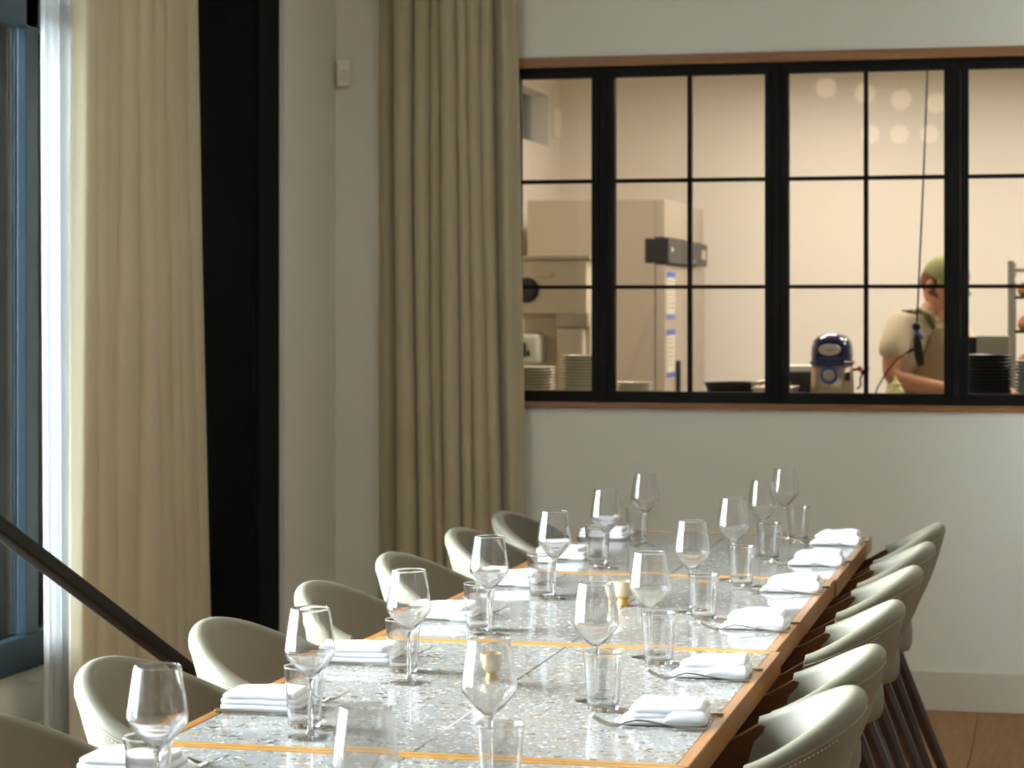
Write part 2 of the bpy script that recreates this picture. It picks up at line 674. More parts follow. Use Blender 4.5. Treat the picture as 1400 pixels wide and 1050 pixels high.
# ---- window_1: black steel window to the kitchen, wood trim above and below
w1 = bpy.data.objects.new('window_1', None)
C.objects.link(w1)
w1['kind'] = 'structure'
for z0, z1, yy in ((2.409, OZ1, YW - 0.02), (OZ0, 1.127, YW - 0.02)):
    bm = new_bm()
    bx(bm, OX0, OX1, yy, YW + 0.15, z0, z1, 0.002)
    obj('wood_trim', bm, M['trimwood'], w1)
yf0, yf1 = YW + 0.005, YW + 0.055
mull = [-2.354, -1.690, -1.0255, -0.362, 0.302, 0.965]
GZ0, GZ1 = 1.169, 2.370
for z0, z1 in ((1.127, GZ0), (GZ1, 2.409)):
    bm = new_bm()
    bx(bm, OX0, OX1, yf0, yf1, z0, z1, 0.002)
    obj('frame_rail', bm, M['black'], w1)
for mx_ in mull:
    # central mullion with the two sash stiles that meet on it
    bm = new_bm()
    bx(bm, mx_ - 0.014, mx_ + 0.014, yf0 - 0.004, yf1, 1.127, 2.409, 0.002)
    obj('mullion', bm, M['black'], w1)
    for s in (-1, 1):
        bm = new_bm()
        a, b_ = sorted((mx_ + s * 0.016, mx_ + s * 0.0445))
        bx(bm, a, b_, yf0, yf1, GZ0 - 0.01, GZ1 + 0.01, 0.002)
        obj('sash_stile', bm, M['black'], w1)
for i in range(5):
    a, b_ = mull[i] + 0.0445, mull[i + 1] - 0.0445
    cxx = (a + b_) / 2
    bm = new_bm()
    bx(bm, cxx - 0.0075, cxx + 0.0075, yf0 + 0.008, yf1 - 0.005, GZ0, GZ1)
    obj('muntin', bm, M['black'], w1)
    for zc in (1.567, 1.973):
        for p, q in ((a, cxx - 0.0075), (cxx + 0.0075, b_)):
            bm = new_bm()
            bx(bm, p, q, yf0 + 0.008, yf1 - 0.005, zc - 0.0072, zc + 0.0072)
            obj('muntin', bm, M['black'], w1)
    zs = [GZ0, 1.567, 1.973, GZ1]
    for p, q in ((a, cxx), (cxx, b_)):
        for z0, z1 in zip(zs, zs[1:]):
            bm = new_bm()
            bx(bm, p, q, YW + 0.032, YW + 0.036, z0, z1)
            obj('pane', bm, M['pane'], w1)

# ------------------------------------------------------------------ kitchen room shell
KY = 13.03
KX = -2.80
bm = new_bm()
bx(bm, KX - 0.2, 2.6, KY, KY + 0.15, 0, 2.9)
struct('wall_kitchen_back', bm, M['kwall'])
bm = new_bm()  # left kitchen wall with a small high window
hy0, hy1, hz0, hz1 = 11.9, 12.78, 2.38, 2.72
bx(bm, KX - 0.1, KX, YW + 0.15, hy0, 0, 2.9)
bx(bm, KX - 0.1, KX, hy1, KY, 0, 2.9)
bx(bm, KX - 0.1, KX, hy0, hy1, 0, hz0)
bx(bm, KX - 0.1, KX, hy0, hy1, hz1, 2.9)
struct('wall_kitchen_left', bm, M['kwall'])
w3 = bpy.data.objects.new('window_3', None)
C.objects.link(w3)
w3['kind'] = 'structure'
bm = new_bm()
bx(bm, KX - 0.12, KX - 0.002, hy0 + 0.002, hy0 + 0.03, hz0, hz1)
bx(bm, KX - 0.12, KX - 0.002, hy1 - 0.03, hy1 - 0.002, hz0, hz1)
bx(bm, KX - 0.12, KX - 0.002, hy0 + 0.03, hy1 - 0.03, hz0 + 0.002, hz0 + 0.02)
bx(bm, KX - 0.12, KX - 0.002, hy0 + 0.03, hy1 - 0.03, hz1 - 0.03, hz1 - 0.002)
obj('window_frame', bm, M['plastic_white'], w3)
bm = new_bm()
bx(bm, KX - 0.115, KX - 0.105, hy0 + 0.02, hy1 - 0.02, hz0, hz1)
obj('pane', bm, M['darkpane'], w3)
bm = new_bm()
bx(bm, -4.2, -4.0, 11.0, 19.5, -0.1, 3.5)
struct('added_dark_wall_outside', bm, M['near_black'])  # added wall that keeps the view through the small pane dark
bm = new_bm()
bx(bm, KX - 0.1, 2.6, YW + 0.15, KY, 2.86, 2.96)
struct('ceiling_kitchen', bm, M['kwall'])

# ------------------------------------------------------------------ curtains
def curtain(name, path, z0, z1, m, label, cat, zfun, thick=0.003, nz=40):
    """path: function u in [0,1], z in [0,1] (0 bottom) -> (x, y)"""
    bm = new_bm()
    NU = zfun
    grid = []
    for j in range(nz + 1):
        v = j / nz
        row = [bm.verts.new((*path(i / NU, v), z0 + (z1 - z0) * v)) for i in range(NU + 1)]
        grid.append(row)
    for j in range(nz):
        for i in range(NU):
            bm.faces.new((grid[j][i], grid[j][i + 1], grid[j + 1][i + 1], grid[j + 1][i]))
    o = obj(name, bm, m, None, smooth=True)
    s = o.modifiers.new('thick', 'SOLIDIFY')
    s.thickness = thick
    s.offset = 0
    tag(o, label, cat)
    return o


def folds(seed, n):
    """irregular fold widths: returns cumulative phase function"""
    rnd = random.Random(seed)
    w = [rnd.uniform(0.55, 1.45) for _ in range(n)]
    a = [rnd.uniform(0.5, 1.15) for _ in range(n)]
    tot = sum(w)
    edges = [0]
    for q in w:
        edges.append(edges[-1] + q / tot)
    def f(u):
        for k in range(n):
            if u <= edges[k + 1] or k == n - 1:
                t = (u - edges[k]) / (edges[k + 1] - edges[k])
                t = min(max(t, 0), 1)
                return k, t, a[k]
    return f


def pleats(edges, amps, soft):
    def f(u):
        for k in range(len(amps)):
            if u <= edges[k + 1] or k == len(amps) - 1:
                t = min(max((u - edges[k]) / (edges[k + 1] - edges[k]), 0), 1)
                if soft[k]:
                    return amps[k] * (0.5 - 0.5 * math.cos(2 * PI * t)), t, k
                return amps[k] * math.sin(PI * t) ** 0.62 - 0.024 * (math.exp(-(t / 0.06) ** 2) + math.exp(-((1 - t) / 0.06) ** 2)), t, k
    return f


def curtain1_path():
    edges = [0, 0.10, 0.19, 0.27, 0.40, 0.52, 0.585, 0.70, 0.78, 0.86, 0.92, 1.0]
    amps = [0.026, 0.032, 0.022, 0.036, 0.042, 0.024, 0.038, 0.032, 0.028, 0.024, 0.034]
    f = pleats(edges, amps, [0] * 11)
    def path(u, v):
        y0 = 6.695 - 0.04 * (1 - v)
        y1 = 7.49 + 0.24 * (1 - v)
        m_ = min(1, 5 * u * (1 - u))
        w = u + (0.022 * math.sin(3.1 * v + 7 * u) + 0.008 * math.sin(9 * v + 15 * u + 1)) * m_
        # the cloth is tucked a little above the handrail
        w += 0.02 * math.exp(-((v - 0.17) / 0.06) ** 2) * math.sin(22 * u) * math.exp(-((u - 0.55) / 0.15) ** 2)
        b_, t, k = f(min(max(w, 0), 1))
        b_ *= 1 + 0.3 * math.sin(2.5 * v + 1.7 * k)
        return (-2.965 + 0.03 * u + b_, y0 + (y1 - y0) * u - 0.013 * math.sin(2 * PI * t))
    return path


curtain('curtain', curtain1_path(), 0.012, 3.33, M['curtain'],
        'heavy beige linen curtain hanging between the bright sheer and the black column', 'curtain', 520)


def curtain2_path():
    edges = [0, 0.15, 0.30, 0.41, 0.485, 0.61, 0.68, 0.765, 0.835, 1.0]
    amps = [0.035, 0.115, 0.105, 0.085, 0.12, 0.10, 0.095, 0.06, 0.05]
    f = pleats(edges, amps, [1, 0, 0, 0, 0, 0, 0, 0, 1])
    def path(u, v):
        x0, x1 = -2.565, -1.967 - 0.055 * v
        m_ = min(1, 5 * u * (1 - u))
        w = u + (0.020 * math.sin(2.6 * (1 - v) + 0.6) - 0.008) * m_ * (1 if u > 0.2 else u / 0.2) + 0.006 * math.sin(8 * v + 11 * u) * m_
        b_, t, k = f(min(max(w, 0), 1))
        return (x0 + (x1 - x0) * u - 0.010 * math.sin(2 * PI * t) * (0 if k in (0, 8) else 1), YW - 0.05 - b_)
    return path


curtain('curtain', curtain2_path(), 0.012, 3.33, M['curtain_back'],
        'grey-beige pleated curtain against the far wall, left of the black grid window', 'curtain', 520)


def sheer_path(u, v):
    y0 = 6.625 + 0.03 * (1 - v) ** 2 + 0.03 * math.sin(PI * v) * 0 
    y1 = 6.915 - 0.06 * max(0, 0.35 - v)
    w = 0.014 * math.sin(2 * PI * 3.2 * u + 1.1 * math.sin(2 * v)) + 0.006 * math.sin(2 * PI * 8 * u + 3 * v)
    return (-3.075 + w, y0 + (y1 - y0) * u)


curtain('sheer_curtain', sheer_path, 0.03, 3.33, M['sheer'],
        'narrow white sheer curtain glowing with daylight at the edge of the window', 'curtain', 120, thick=0.001)

# small sensor high in the corner
s_ = thing('motion_sensor', 'small white motion sensor high in the wall corner, left of the pleated curtain', 'sensor', (-2.72, YW - 0.028, 2.355))
s_.rotation_euler = (0, 0, math.radians(28))
bm = new_bm()
bx(bm, -0.024, 0.024, -0.02, 0.022, 0, 0.105, 0.008, 3)
obj('housing', bm, M['plastic_white'], s_, smooth=True, angle=50)
bm = new_bm()
bx(bm, -0.017, 0.017, -0.024, -0.018, 0.02, 0.06, 0.004, 2)
obj('lens', bm, M['ceil'], s_)
bm = new_bm()
bx(bm, -0.02, 0.02, 0.02, 0.03, 0.01, 0.095)
obj('bracket', bm, M['plastic_white'], s_)

# handrail
hr = thing('handrail', 'dark metal handrail slanting down in front of the left curtain', 'handrail', (-2.35, 3.6, 0))
xr = 0.0
p0 = Vector((0, 1.36 - 0.9, 0.97 + 0.38)); 
def rail_pt(y):  # y in room coordinates
    return Vector((0, y - 3.6, 0.985 - (y - 4.855) * 0.432))
bm = new_bm()
a, b_ = rail_pt(3.7), rail_pt(6.6)
d = (b_ - a)
L = d.length
mt = Matrix.Translation(a) @ d.to_track_quat('Y', 'Z').to_matrix().to_4x4()
bx(bm, -0.02, 0.02, 0, L, -0.019, 0.019, 0.007, 3, mtx=mt)
obj('rail', bm, M['rail'], hr, smooth=True, angle=50)
for y in (3.8, 6.5):
    bm = new_bm()
    q = rail_pt(y)
    tube(bm, [(0, q.y, 0.0), (0, q.y, q.z - 0.01)], 0.014, 12)
    lathe(bm, [(0, 0), (0.04, 0), (0.04, 0.008), (0, 0.008)], 20, (0, q.y, 0))
    obj('post', bm, M['rail'], hr, smooth=True, angle=40)

# ------------------------------------------------------------------ tables
def make_table(x0, x1, y0, y1, label):
    t = thing('dining_table', label, 'table', ((x0 + x1) / 2, (y0 + y1) / 2, 0), group='dining tables pushed end to end')
    hx, hy = (x1 - x0) / 2, (y1 - y0) / 2
    e = 0.021
    gap = 0.0003
    xm = -1.043 - (x0 + x1) / 2
    for a, b_ in ((-hx + e, xm - gap), (xm + gap, hx - e)):
        bm = new_bm()
        bx(bm, a + 0.0008, b_ - 0.0008, -hy + e, hy - e, 0.722, 0.7495, 0.0008, 1)
        obj('stone_slab', bm, M['terrazzo'], t)
    bm = new_bm()
    bx(bm, -hx + 0.03, hx - 0.03, -hy + 0.03, hy - 0.03, 0.705, 0.7219)
    obj('under_panel', bm, M['walnut'], t)
    for s in (-1, 1):
        bm = new_bm()
        a, b_ = sorted((s * hx, s * (hx - e)))
        bx(bm, a, b_, -hy, hy, 0.702, 0.7505, 0.0012, 1)
        obj('edge_strip', bm, M['oak'], t)
        bm = new_bm()
        a, b_ = sorted((s * hy, s * (hy - e)))
        bx(bm, -hx + e, hx - e, a, b_, 0.702, 0.7505, 0.0012, 1)
        obj('edge_strip', bm, M['oak_x'], t)
    for s in (-1, 1):
        bm = new_bm()
        bx(bm, -0.035, 0.035, s * (hy - 0.25) - 0.035, s * (hy - 0.25) + 0.035, 0.02, 0.706, 0.004)
        obj('leg', bm, M['black'], t)
        bm = new_bm()
        bx(bm, -0.24, 0.24, s * (hy - 0.25) - 0.04, s * (hy - 0.25) + 0.04, 0.0, 0.02, 0.003)
        obj('foot', bm, M['black'], t)
    return t


TX0 = -1.503
make_table(TX0, -0.582, 2.40, 3.668, 'stone-topped wooden dining table cut off by the bottom edge of the photo')
make_table(TX0 - 0.002, -0.577, 3.672, 4.943, 'nearer of the stone-topped dining tables seen whole, at the front')
make_table(TX0, -0.588, 4.947, 6.288, 'middle stone-topped dining table, with the gold votive holder beyond the centre')
make_table(TX0, -0.582, 6.292, 7.512, 'stone-topped dining table at the far end, nearest the kitchen window')
TZ = 0.7503

# ------------------------------------------------------------------ chairs
def make_chair():
    t = thing('dining_chair', '', 'chair', (0, 0, 0), 0, 'cream leather tub chairs at the table')
    N = 44
    def rim(phi):
        return Vector((-0.20 * math.cos(phi), 0.245 * math.sin(phi), 0.737 + 0.094 * math.cos(phi) ** 1.15 if math.cos(phi) > 0 else 0.737))
    def foot(phi):
        return Vector((0.055 - 0.148 * math.cos(phi), 0.205 * math.sin(phi), 0.535))
    def nrm(phi):
        v = Vector((-math.cos(phi) / 0.20, math.sin(phi) / 0.245, 0))
        return v.normalized()
    bm = new_bm()
    rings = []
    NO, NR, NI = 9, 9, 9
    for i in range(N + 1):
        phi = -PI / 2 + PI * i / N
        T_, F_, n_ = rim(phi), foot(phi), nrm(phi)
        th = 0.021 * (0.72 + 0.28 * math.cos(phi))
        ring = []
        top_c = T_ - n_ * th - Vector((0, 0, th))
        o_top = top_c + n_ * th
        # rounded foot
        ring.append(F_ - n_ * 0.02 + Vector((0, 0, -0.006)))
        for k in range(NO):
            s = k / (NO - 1)
            ring.append(F_.lerp(o_top, s) + n_ * 0.012 * math.sin(PI * s))
        for k in range(1, NR):
            a = PI * k / NR
            ring.append(top_c + n_ * th * math.cos(a) + Vector((0, 0, th * math.sin(a))))
        i_top = top_c - n_ * th
        i_bot = F_ - n_ * 0.045
        for k in range(NI):
            s = k / (NI - 1)
            ring.append(i_top.lerp(i_bot, s) + n_ * 0.012 * math.sin(PI * s))
        rings.append([bm.verts.new(p) for p in ring])
    m_ = len(rings[0])
    for a, b_ in zip(rings, rings[1:]):
        for k in range(m_):
            j = (k + 1) % m_
            bm.faces.new((a[k], a[j], b_[j], b_[k]))
    bm.faces.new(rings[0])
    bm.faces.new(list(reversed(rings[-1])))
    shell = obj('back_shell', bm, M['leather'], t, smooth=True, angle=55)
    # seam and stitches along the outside below the rim
    def outer(phi, s):
        T_, F_, n_ = rim(phi), foot(phi), nrm(phi)
        th = 0.021 * (0.72 + 0.28 * math.cos(phi))
        o_top = T_ - Vector((0, 0, th))
        return F_.lerp(o_top, s) + n_ * 0.012 * math.sin(PI * s)
    bm = new_bm()
    tube(bm, [outer(-PI / 2 + PI * i / N, 0.965) + nrm(-PI / 2 + PI * i / N) * 0.0002 for i in range(N + 1)], 0.0014, 6)
    obj('seam', bm, M['piping'], shell, smooth=True)
    bm = new_bm()
    ns = 74
    for i in range(1, ns):
        p = -PI / 2 + PI * (i / ns)
        if abs(math.cos(p)) > 0.80:
            continue
        a = outer(p, 0.925) + nrm(p) * 0.0006
        b_ = outer(p + PI / ns * 0.5, 0.925) + nrm(p) * 0.0006
        tube(bm, [a, b_], 0.0009, 4)
    obj('stitching', bm, M['thread'], shell, kind='stuff')
    # seat cushion
    bm = new_bm()
    NS = 40
    prof = [(0.90, 0.440), (0.97, 0.447), (1.0, 0.468), (1.0, 0.50), (0.985, 0.525), (0.93, 0.545), (0.80, 0.555), (0.4, 0.56)]
    rings = []
    for r, z in prof:
        ring = []
        for i in range(NS):
            a = 2 * PI * i / NS
            ca, sa = math.cos(a), math.sin(a)
            e = 0.62 if ca > 0 else 0.85
            x_ = 0.135 + 0.235 * r * math.copysign(abs(ca) ** e, ca)
            y_ = 0.202 * r * math.copysign(abs(sa) ** e, sa)
            ring.append(bm.verts.new((x_, y_, z)))
        rings.append(ring)
    for a, b_ in zip(rings, rings[1:]):
        for k in range(NS):
            j = (k + 1) % NS
            bm.faces.new((a[k], a[j], b_[j], b_[k]))
    bm.faces.new(list(reversed(rings[0])))
    bm.faces.new(rings[-1])
    obj('seat', bm, M['leather'], t, smooth=True, angle=60)
    bm = new_bm()
    bx(bm, -0.04, 0.31, -0.15, 0.15, 0.40, 0.4398, 0.006)
    obj('seat_rail', bm, M['walnut'], t)
    for s in (-1, 1):
        # wooden arm that runs on from the leather shell under the table
        bm = new_bm()
        poly = [(-0.012, 0.722), (0.0, 0.724), (0.05, 0.694), (0.15, 0.655), (0.235, 0.62), (0.26, 0.595), (0.265, 0.55), (0.19, 0.53), (0.075, 0.53), (0.05, 0.55), (0.012, 0.66)]
        ya, yb = sorted((s * 0.241, s * 0.212))
        vs = prism(bm, poly, 1, ya, yb)
        obj('arm', bm, M['walnut_arm'], t)
        bm = new_bm()
        taper_leg(bm, (0.235, s * 0.222, 0.56), (0.31, s * 0.235, 0.0), 0.042, 0.028)
        obj('leg', bm, M['walnut'], t, smooth=True, angle=30)
        bm = new_bm()
        taper_leg(bm, (-0.03, s * 0.13, 0.43), (-0.20, s * 0.20, 0.0), 0.052, 0.032)
        obj('leg', bm, M['walnut'], t, smooth=True, angle=30)
    return t


seat_y_right = [4.0, 4.52, 5.23, 5.94, 6.56, 7.14]
seat_y_left = [3.42, 4.03, 4.60, 5.28, 5.95, 6.66, 7.24]
ordw = ['nearest', 'second', 'third', 'fourth', 'fifth', 'sixth', 'seventh']
chair0 = make_chair()
first = True
names_r = ['cream leather chair in the right row, nearest the camera, with its whole inner back showing',
           'cream leather chair in the right row, second from the near end',
           'cream leather chair in the right row, third from the near end',
           'cream leather chair in the right row, fourth from the near end, wide shell seen below',
           'cream leather chair in the right row, second from the kitchen wall',
           'cream leather chair at the far end of the right row, against the plain wall']
names_l = ['cream leather chair in the left row, only its rim showing in the bottom left corner',
           'cream leather chair in the left row, just right of the sheer curtain\'s foot',
           'cream leather chair in the left row in front of the black column foot',
           'cream leather chair in the left row, standing below the bare wall beside the column',
           'cream leather chair, left row, third from the far end, before the pleated curtain',
           'cream leather chair in the left row, second from the far end',
           'cream leather chair at the far end of the left row, beside the curtain']
for side, ylist, labels in ((1, seat_y_right, names_r), (-1, seat_y_left, names_l)):
    for i, (y, lb) in enumerate(zip(ylist, labels)):
        c = chair0 if first else copy_tree(chair0)
        first = False
        jit = random.uniform(-0.02, 0.02)
        if side == 1:
            c.location = (-0.530 + (0.013, 0.008, 0, 0, 0, 0)[i], y, 0)
            c.rotation_euler = (0, 0, PI + (0.07, 0.02, 0.0, 0.005, 0.0, -0.005)[i])
        else:
            c.location = (-1.572, y, 0)
            c.rotation_euler = (0, 0, jit * 0.5)
        c['label'] = lb

# ------------------------------------------------------------------ glassware
def make_wine_glass():
    t = thing('wine_glass', '', 'wine glass', group='stemmed wine glasses on the table')
    out = [(0, 0), (0.0372, 0), (0.0382, 0.0003), (0.0385, 0.0007), (0.0382, 0.0011), (0.0372, 0.0014), (0.030, 0.0022), (0.016, 0.0042), (0.008, 0.0068), (0.0052, 0.012), (0.0042, 0.022), (0.0038, 0.05), (0.0038, 0.08), (0.0046, 0.094), (0.0075, 0.1015),
           (0.016, 0.110), (0.028, 0.1225), (0.0385, 0.1345), (0.0428, 0.1405), (0.0443, 0.146), (0.0438, 0.153), (0.0405, 0.178), (0.0368, 0.203), (0.0344, 0.2180), (0.0338, 0.2218), (0.03365, 0.2224)]
    inn = [(0.0334, 0.2227), (0.0332, 0.2227), (0.0329, 0.2224), (0.03285, 0.2218), (0.0334, 0.2180), (0.0359, 0.203), (0.0395, 0.178), (0.0427, 0.153), (0.0431, 0.1465), (0.0416, 0.1418), (0.0375, 0.1362), (0.027, 0.1245), (0.0150, 0.1128), (0.006, 0.1062), (0, 0.1045)]
    bm = new_bm()
    lathe(bm, out + inn, 48)
    obj('bowl', bm, M['glass'], t, smooth=True)
    return t


def make_tumbler():
    t = thing('tumbler', '', 'tumbler', group='water tumblers on the table')
    out = [(0, 0.0015), (0.020, 0.001), (0.026, 0), (0.0282, 0.0015), (0.0292, 0.008), (0.0315, 0.04), (0.034, 0.075), (0.0358, 0.098), (0.0370, 0.1036), (0.0376, 0.1056), (0.0376, 0.1064)]
    inn = [(0.0373, 0.1068), (0.0368, 0.1068), (0.0364, 0.1062), (0.0357, 0.1036), (0.0350, 0.1), (0.0341, 0.092), (0.0324, 0.072), (0.0300, 0.04), (0.0280, 0.014), (0.0265, 0.0095), (0.02, 0.0078), (0, 0.0072)]
    bm = new_bm()
    lathe(bm, out + inn, 44)
    obj('glass_body', bm, M['glass'], t, smooth=True)
    return t


far = ['at the far end', 'second from the far end', 'third from the far end', 'fourth from the far end', 'fifth from the far end', 'sixth from the far end', 'seventh from the far end', 'eighth from the far end']
left_w = [(-1.262, 3.115), (-1.2506, 3.778), (-1.2426, 4.371), (-1.2475, 5.052), (-1.240, 5.711), (-1.2435, 6.416), (-1.2438, 7.054)]
right_w = [(-0.871, 2.86), (-0.861, 3.487), (-0.842, 4.245), (-0.837, 4.803), (-0.8606, 5.533), (-0.853, 6.215), (-0.854, 6.864), (-0.848, 7.38)]
left_t = [(-1.306, 3.188), (-1.293, 3.875), (-1.293, 4.505), (-1.290, 5.127), (-1.273, 5.748), (-1.29, 6.527), (-1.2845, 7.145)]
right_t = [(-0.823, 3.402), (-0.812, 4.160), (-0.804, 4.722), (-0.814, 5.417), (-0.8133, 6.088), (-0.823, 6.761), (-0.81, 7.341)]
# nudge pairs apart where foot and tumbler would touch
def spread(ws, ts):
    out = []
    for (tx, ty) in ts:
        for (wx, wy) in ws:
            dx, dy = tx - wx, ty - wy
            dd = math.hypot(dx, dy)
            if dd < 0.071:
                k = 0.071 / dd
                tx, ty = wx + dx * k, wy + dy * k
        out.append((tx, ty))
    return out
left_t = spread(left_w, left_t)
right_t = spread(right_w, right_t)


def place(proto, pts, lab, z=TZ, rot=None):
    n = len(pts)
    for i, (x_, y_) in enumerate(pts):
        if not proto.get('used'):
            o = proto
            proto['used'] = 1
        else:
            o = copy_tree(proto)
        o.location = (x_, y_, z)
        if rot is not None:
            o.rotation_euler = (0, 0, rot + random.uniform(-0.03, 0.03))
        o['label'] = lab.format(far[n - 1 - i])
    return


wg = make_wine_glass()
place(wg, left_w, 'empty stemmed wine glass in the left row, {}')
place(wg, right_w, 'empty stemmed wine glass in the right row, {}')
tb = make_tumbler()
place(tb, left_t, 'clear straight tumbler in the left row of glasses, {}')
place(tb, right_t, 'clear straight tumbler in the right row of glasses, {}')


# ------------------------------------------------------------------ napkins and cutlery
def soft_slab(bm, x0, x1, y0, y1, z0, z1, seed, wedge=0.0, amp=0.002, nx=22, ny=14):
    """cushiony folded cloth slab: closed, rounded sides, gentle undulation"""
    rnd = random.Random(seed)
    p = [rnd.uniform(0, 6.28) for _ in range(6)]
    hz = (z1 - z0) / 2
    nr = 9
    rings = []
    def zoff(x, y):
        return amp * (math.sin(38 * x + p[0]) * math.cos(46 * y + p[1]) + 0.7 * math.sin(75 * x + 40 * y + p[2]))
    cx_, cy_ = (x0 + x1) / 2, (y0 + y1) / 2
    ax, ay = (x1 - x0) / 2, (y1 - y0) / 2
    per = []
    NP = 56
    for i in range(NP):
        a = 2 * PI * i / NP
        ca, sa = math.cos(a), math.sin(a)
        e = 0.22
        per.append((math.copysign(abs(ca) ** e, ca), math.copysign(abs(sa) ** e, sa)))
    levels = []
    for k in range(nr):
        b_ = -PI / 2 + PI * k / (nr - 1)
        levels.append((math.cos(b_), math.sin(b_)))
    def zmax(x):
        if wedge <= 0:
            return z1
        t = (x - x0) / (x1 - x0)
        return z0 + (z1 - z0) * (1 - wedge * max(0, 1 - t / 0.25) ** 1.2)
    allr = []
    for cr, sr in levels:
        ring = []
        for (u, v) in per:
            x_ = cx_ + u * (ax - hz * 0.8 * (1 - cr))
            y_ = cy_ + v * (ay - hz * 0.8 * (1 - cr))
            zt = zmax(x_)
            h = (zt - z0) / 2
            z_ = z0 + h + h * sr
            if sr > 0:
                z_ += zoff(x_, y_) * sr
            y_ += 0.0015 * math.sin(60 * x_ + p[3]) * cr
            x_ += 0.0015 * math.sin(70 * y_ + p[4]) * cr
            ring.append(bm.verts.new((x_, y_, z_)))
        allr.append(ring)
    # top interior rings
    top = levels[-1]
    for sc_ in (0.8, 0.6, 0.4, 0.2):
        ring = []
        for (u, v) in per:
            x_ = cx_ + u * (ax - hz * 0.8) * sc_
            y_ = cy_ + v * (ay - hz * 0.8) * sc_
            zt = zmax(x_)
            ring.append(bm.verts.new((x_, y_, zt + zoff(x_, y_) + hz * 0.15 * (1 - sc_))))
        allr.append(ring)
    for a, b_ in zip(allr, allr[1:]):
        for k in range(NP):
            j = (k + 1) % NP
            bm.faces.new((a[k], a[j], b_[j], b_[k]))
    bm.faces.new(list(reversed(allr[0])))
    bm.faces.new(allr[-1])


def make_napkin_flat(seed):
    """two soft folded layers, upper one a little shorter, fold lines on the near side"""
    bm = new_bm()
    rnd = random.Random(seed)
    dx = rnd.uniform(-0.004, 0.004)
    soft_slab(bm, -0.078, 0.078, -0.056, 0.056, 0.0, 0.0115, seed, 0, 0.0005)
    soft_slab(bm, -0.077, 0.075, -0.055, 0.055, 0.0105, 0.0215, seed + 1, 0, 0.0007)
    soft_slab(bm, -0.074, 0.064 + dx, -0.054, 0.052, 0.0205, 0.034, seed + 2, 0.3, 0.0013)
    return bm


def make_napkin_roll(seed):
    """plump napkin folded into a packet: a loose wrap over an inner fold"""
    bm = new_bm()
    rnd = random.Random(seed)
    h = rnd.uniform(0.036, 0.042)
    soft_slab(bm, -0.080, 0.076, -0.050, 0.050, 0.0, 0.013, seed, 0.5, 0.0008)
    soft_slab(bm, -0.066, 0.077, -0.047, 0.049, 0.0105, 0.024, seed + 1, 0.5, 0.0012)
    soft_slab(bm, -0.062, 0.074 - rnd.uniform(0, 0.006), -0.049, 0.050, 0.0205, h, seed + 2, 0.6, 0.003)
    # the turned-over corner drooping on the near side
    x0 = rnd.uniform(-0.02, 0.01)
    soft_slab(bm, x0, 0.076, -0.054, -0.035, 0.003, h - 0.008, seed + 4, 0.7, 0.0012)
    return bm


left_n = [(-1.425, 3.42), (-1.420, 4.045), (-1.420, 4.635), (-1.418, 5.315), (-1.418, 5.99), (-1.416, 6.66), (-1.412, 7.27)]
right_n = [(-0.679, 4.065), (-0.674, 4.60), (-0.676, 5.31), (-0.672, 6.02), (-0.672, 6.65), (-0.670, 7.24)]
for i, (x_, y_) in enumerate(left_n):
    o = obj('napkin', make_napkin_flat(20 + i * 7), M['linen'], None, smooth=True)
    o.location = (x_, y_, TZ + 0.0005)
    o.rotation_euler = (0, 0, random.uniform(-0.05, 0.05))
    tag(o, 'flat folded white napkin, left side of the table, ' + far[6 - i], 'napkin', 'folded white napkins')
for i, (x_, y_) in enumerate(right_n):
    o = obj('napkin', make_napkin_roll(90 + i * 7), M['linen'], None, smooth=True)
    o.location = (x_, y_, TZ + 0.0005)
    o.rotation_euler = (0, 0, random.uniform(-0.06, 0.06))
    tag(o, 'plump folded white napkin, right side of the table, ' + far[5 - i], 'napkin', 'folded white napkins')


def make_fork():
    """fork along +x: tines at -x end, curved; lies on z=0"""
    t = thing('fork', '', 'fork', group='forks beside the napkins')
    bm = new_bm()
    # centreline (x, z), halfwidth
    cl = [(0.105, 0.0030, 0.0085), (0.100, 0.0025, 0.0095), (0.07, 0.0030, 0.0080), (0.03, 0.0075, 0.0050), (0.0, 0.0125, 0.0036), (-0.02, 0.0135, 0.0033), (-0.035, 0.0095, 0.0055), (-0.045, 0.0050, 0.0105), (-0.055, 0.0028, 0.0125)]
    th = 0.0011
    prev = None
    rings = []
    for x_, z_, w in cl:
        rings.append([bm.verts.new((x_, -w, z_ - th)), bm.verts.new((x_, w, z_ - th)), bm.verts.new((x_, w * 0.9, z_ + th)), bm.verts.new((x_, -w * 0.9, z_ + th))])
    for a, b_ in zip(rings, rings[1:]):
        for k in range(4):
            j = (k + 1) % 4
            bm.faces.new((a[k], a[j], b_[j], b_[k]))
    bm.faces.new(rings[0])
    bm.faces.new(list(reversed(rings[-1])))
    h = obj('handle', bm, M['silver'], t, smooth=True, angle=50)
    bm = new_bm()
    for k in range(4):
        y_ = -0.0105 + 0.007 * k
        pts = [(-0.053, 0.0028), (-0.062, 0.0028), (-0.072, 0.0050), (-0.083, 0.0095), (-0.094, 0.0155), (-0.100, 0.0195)]
        tube(bm, [(a, y_, b_) for a, b_ in pts], [0.0018, 0.0017, 0.0015, 0.0013, 0.0011, 0.0007], 6)
    obj('tines', bm, M['silver'], t, smooth=True)
    return t


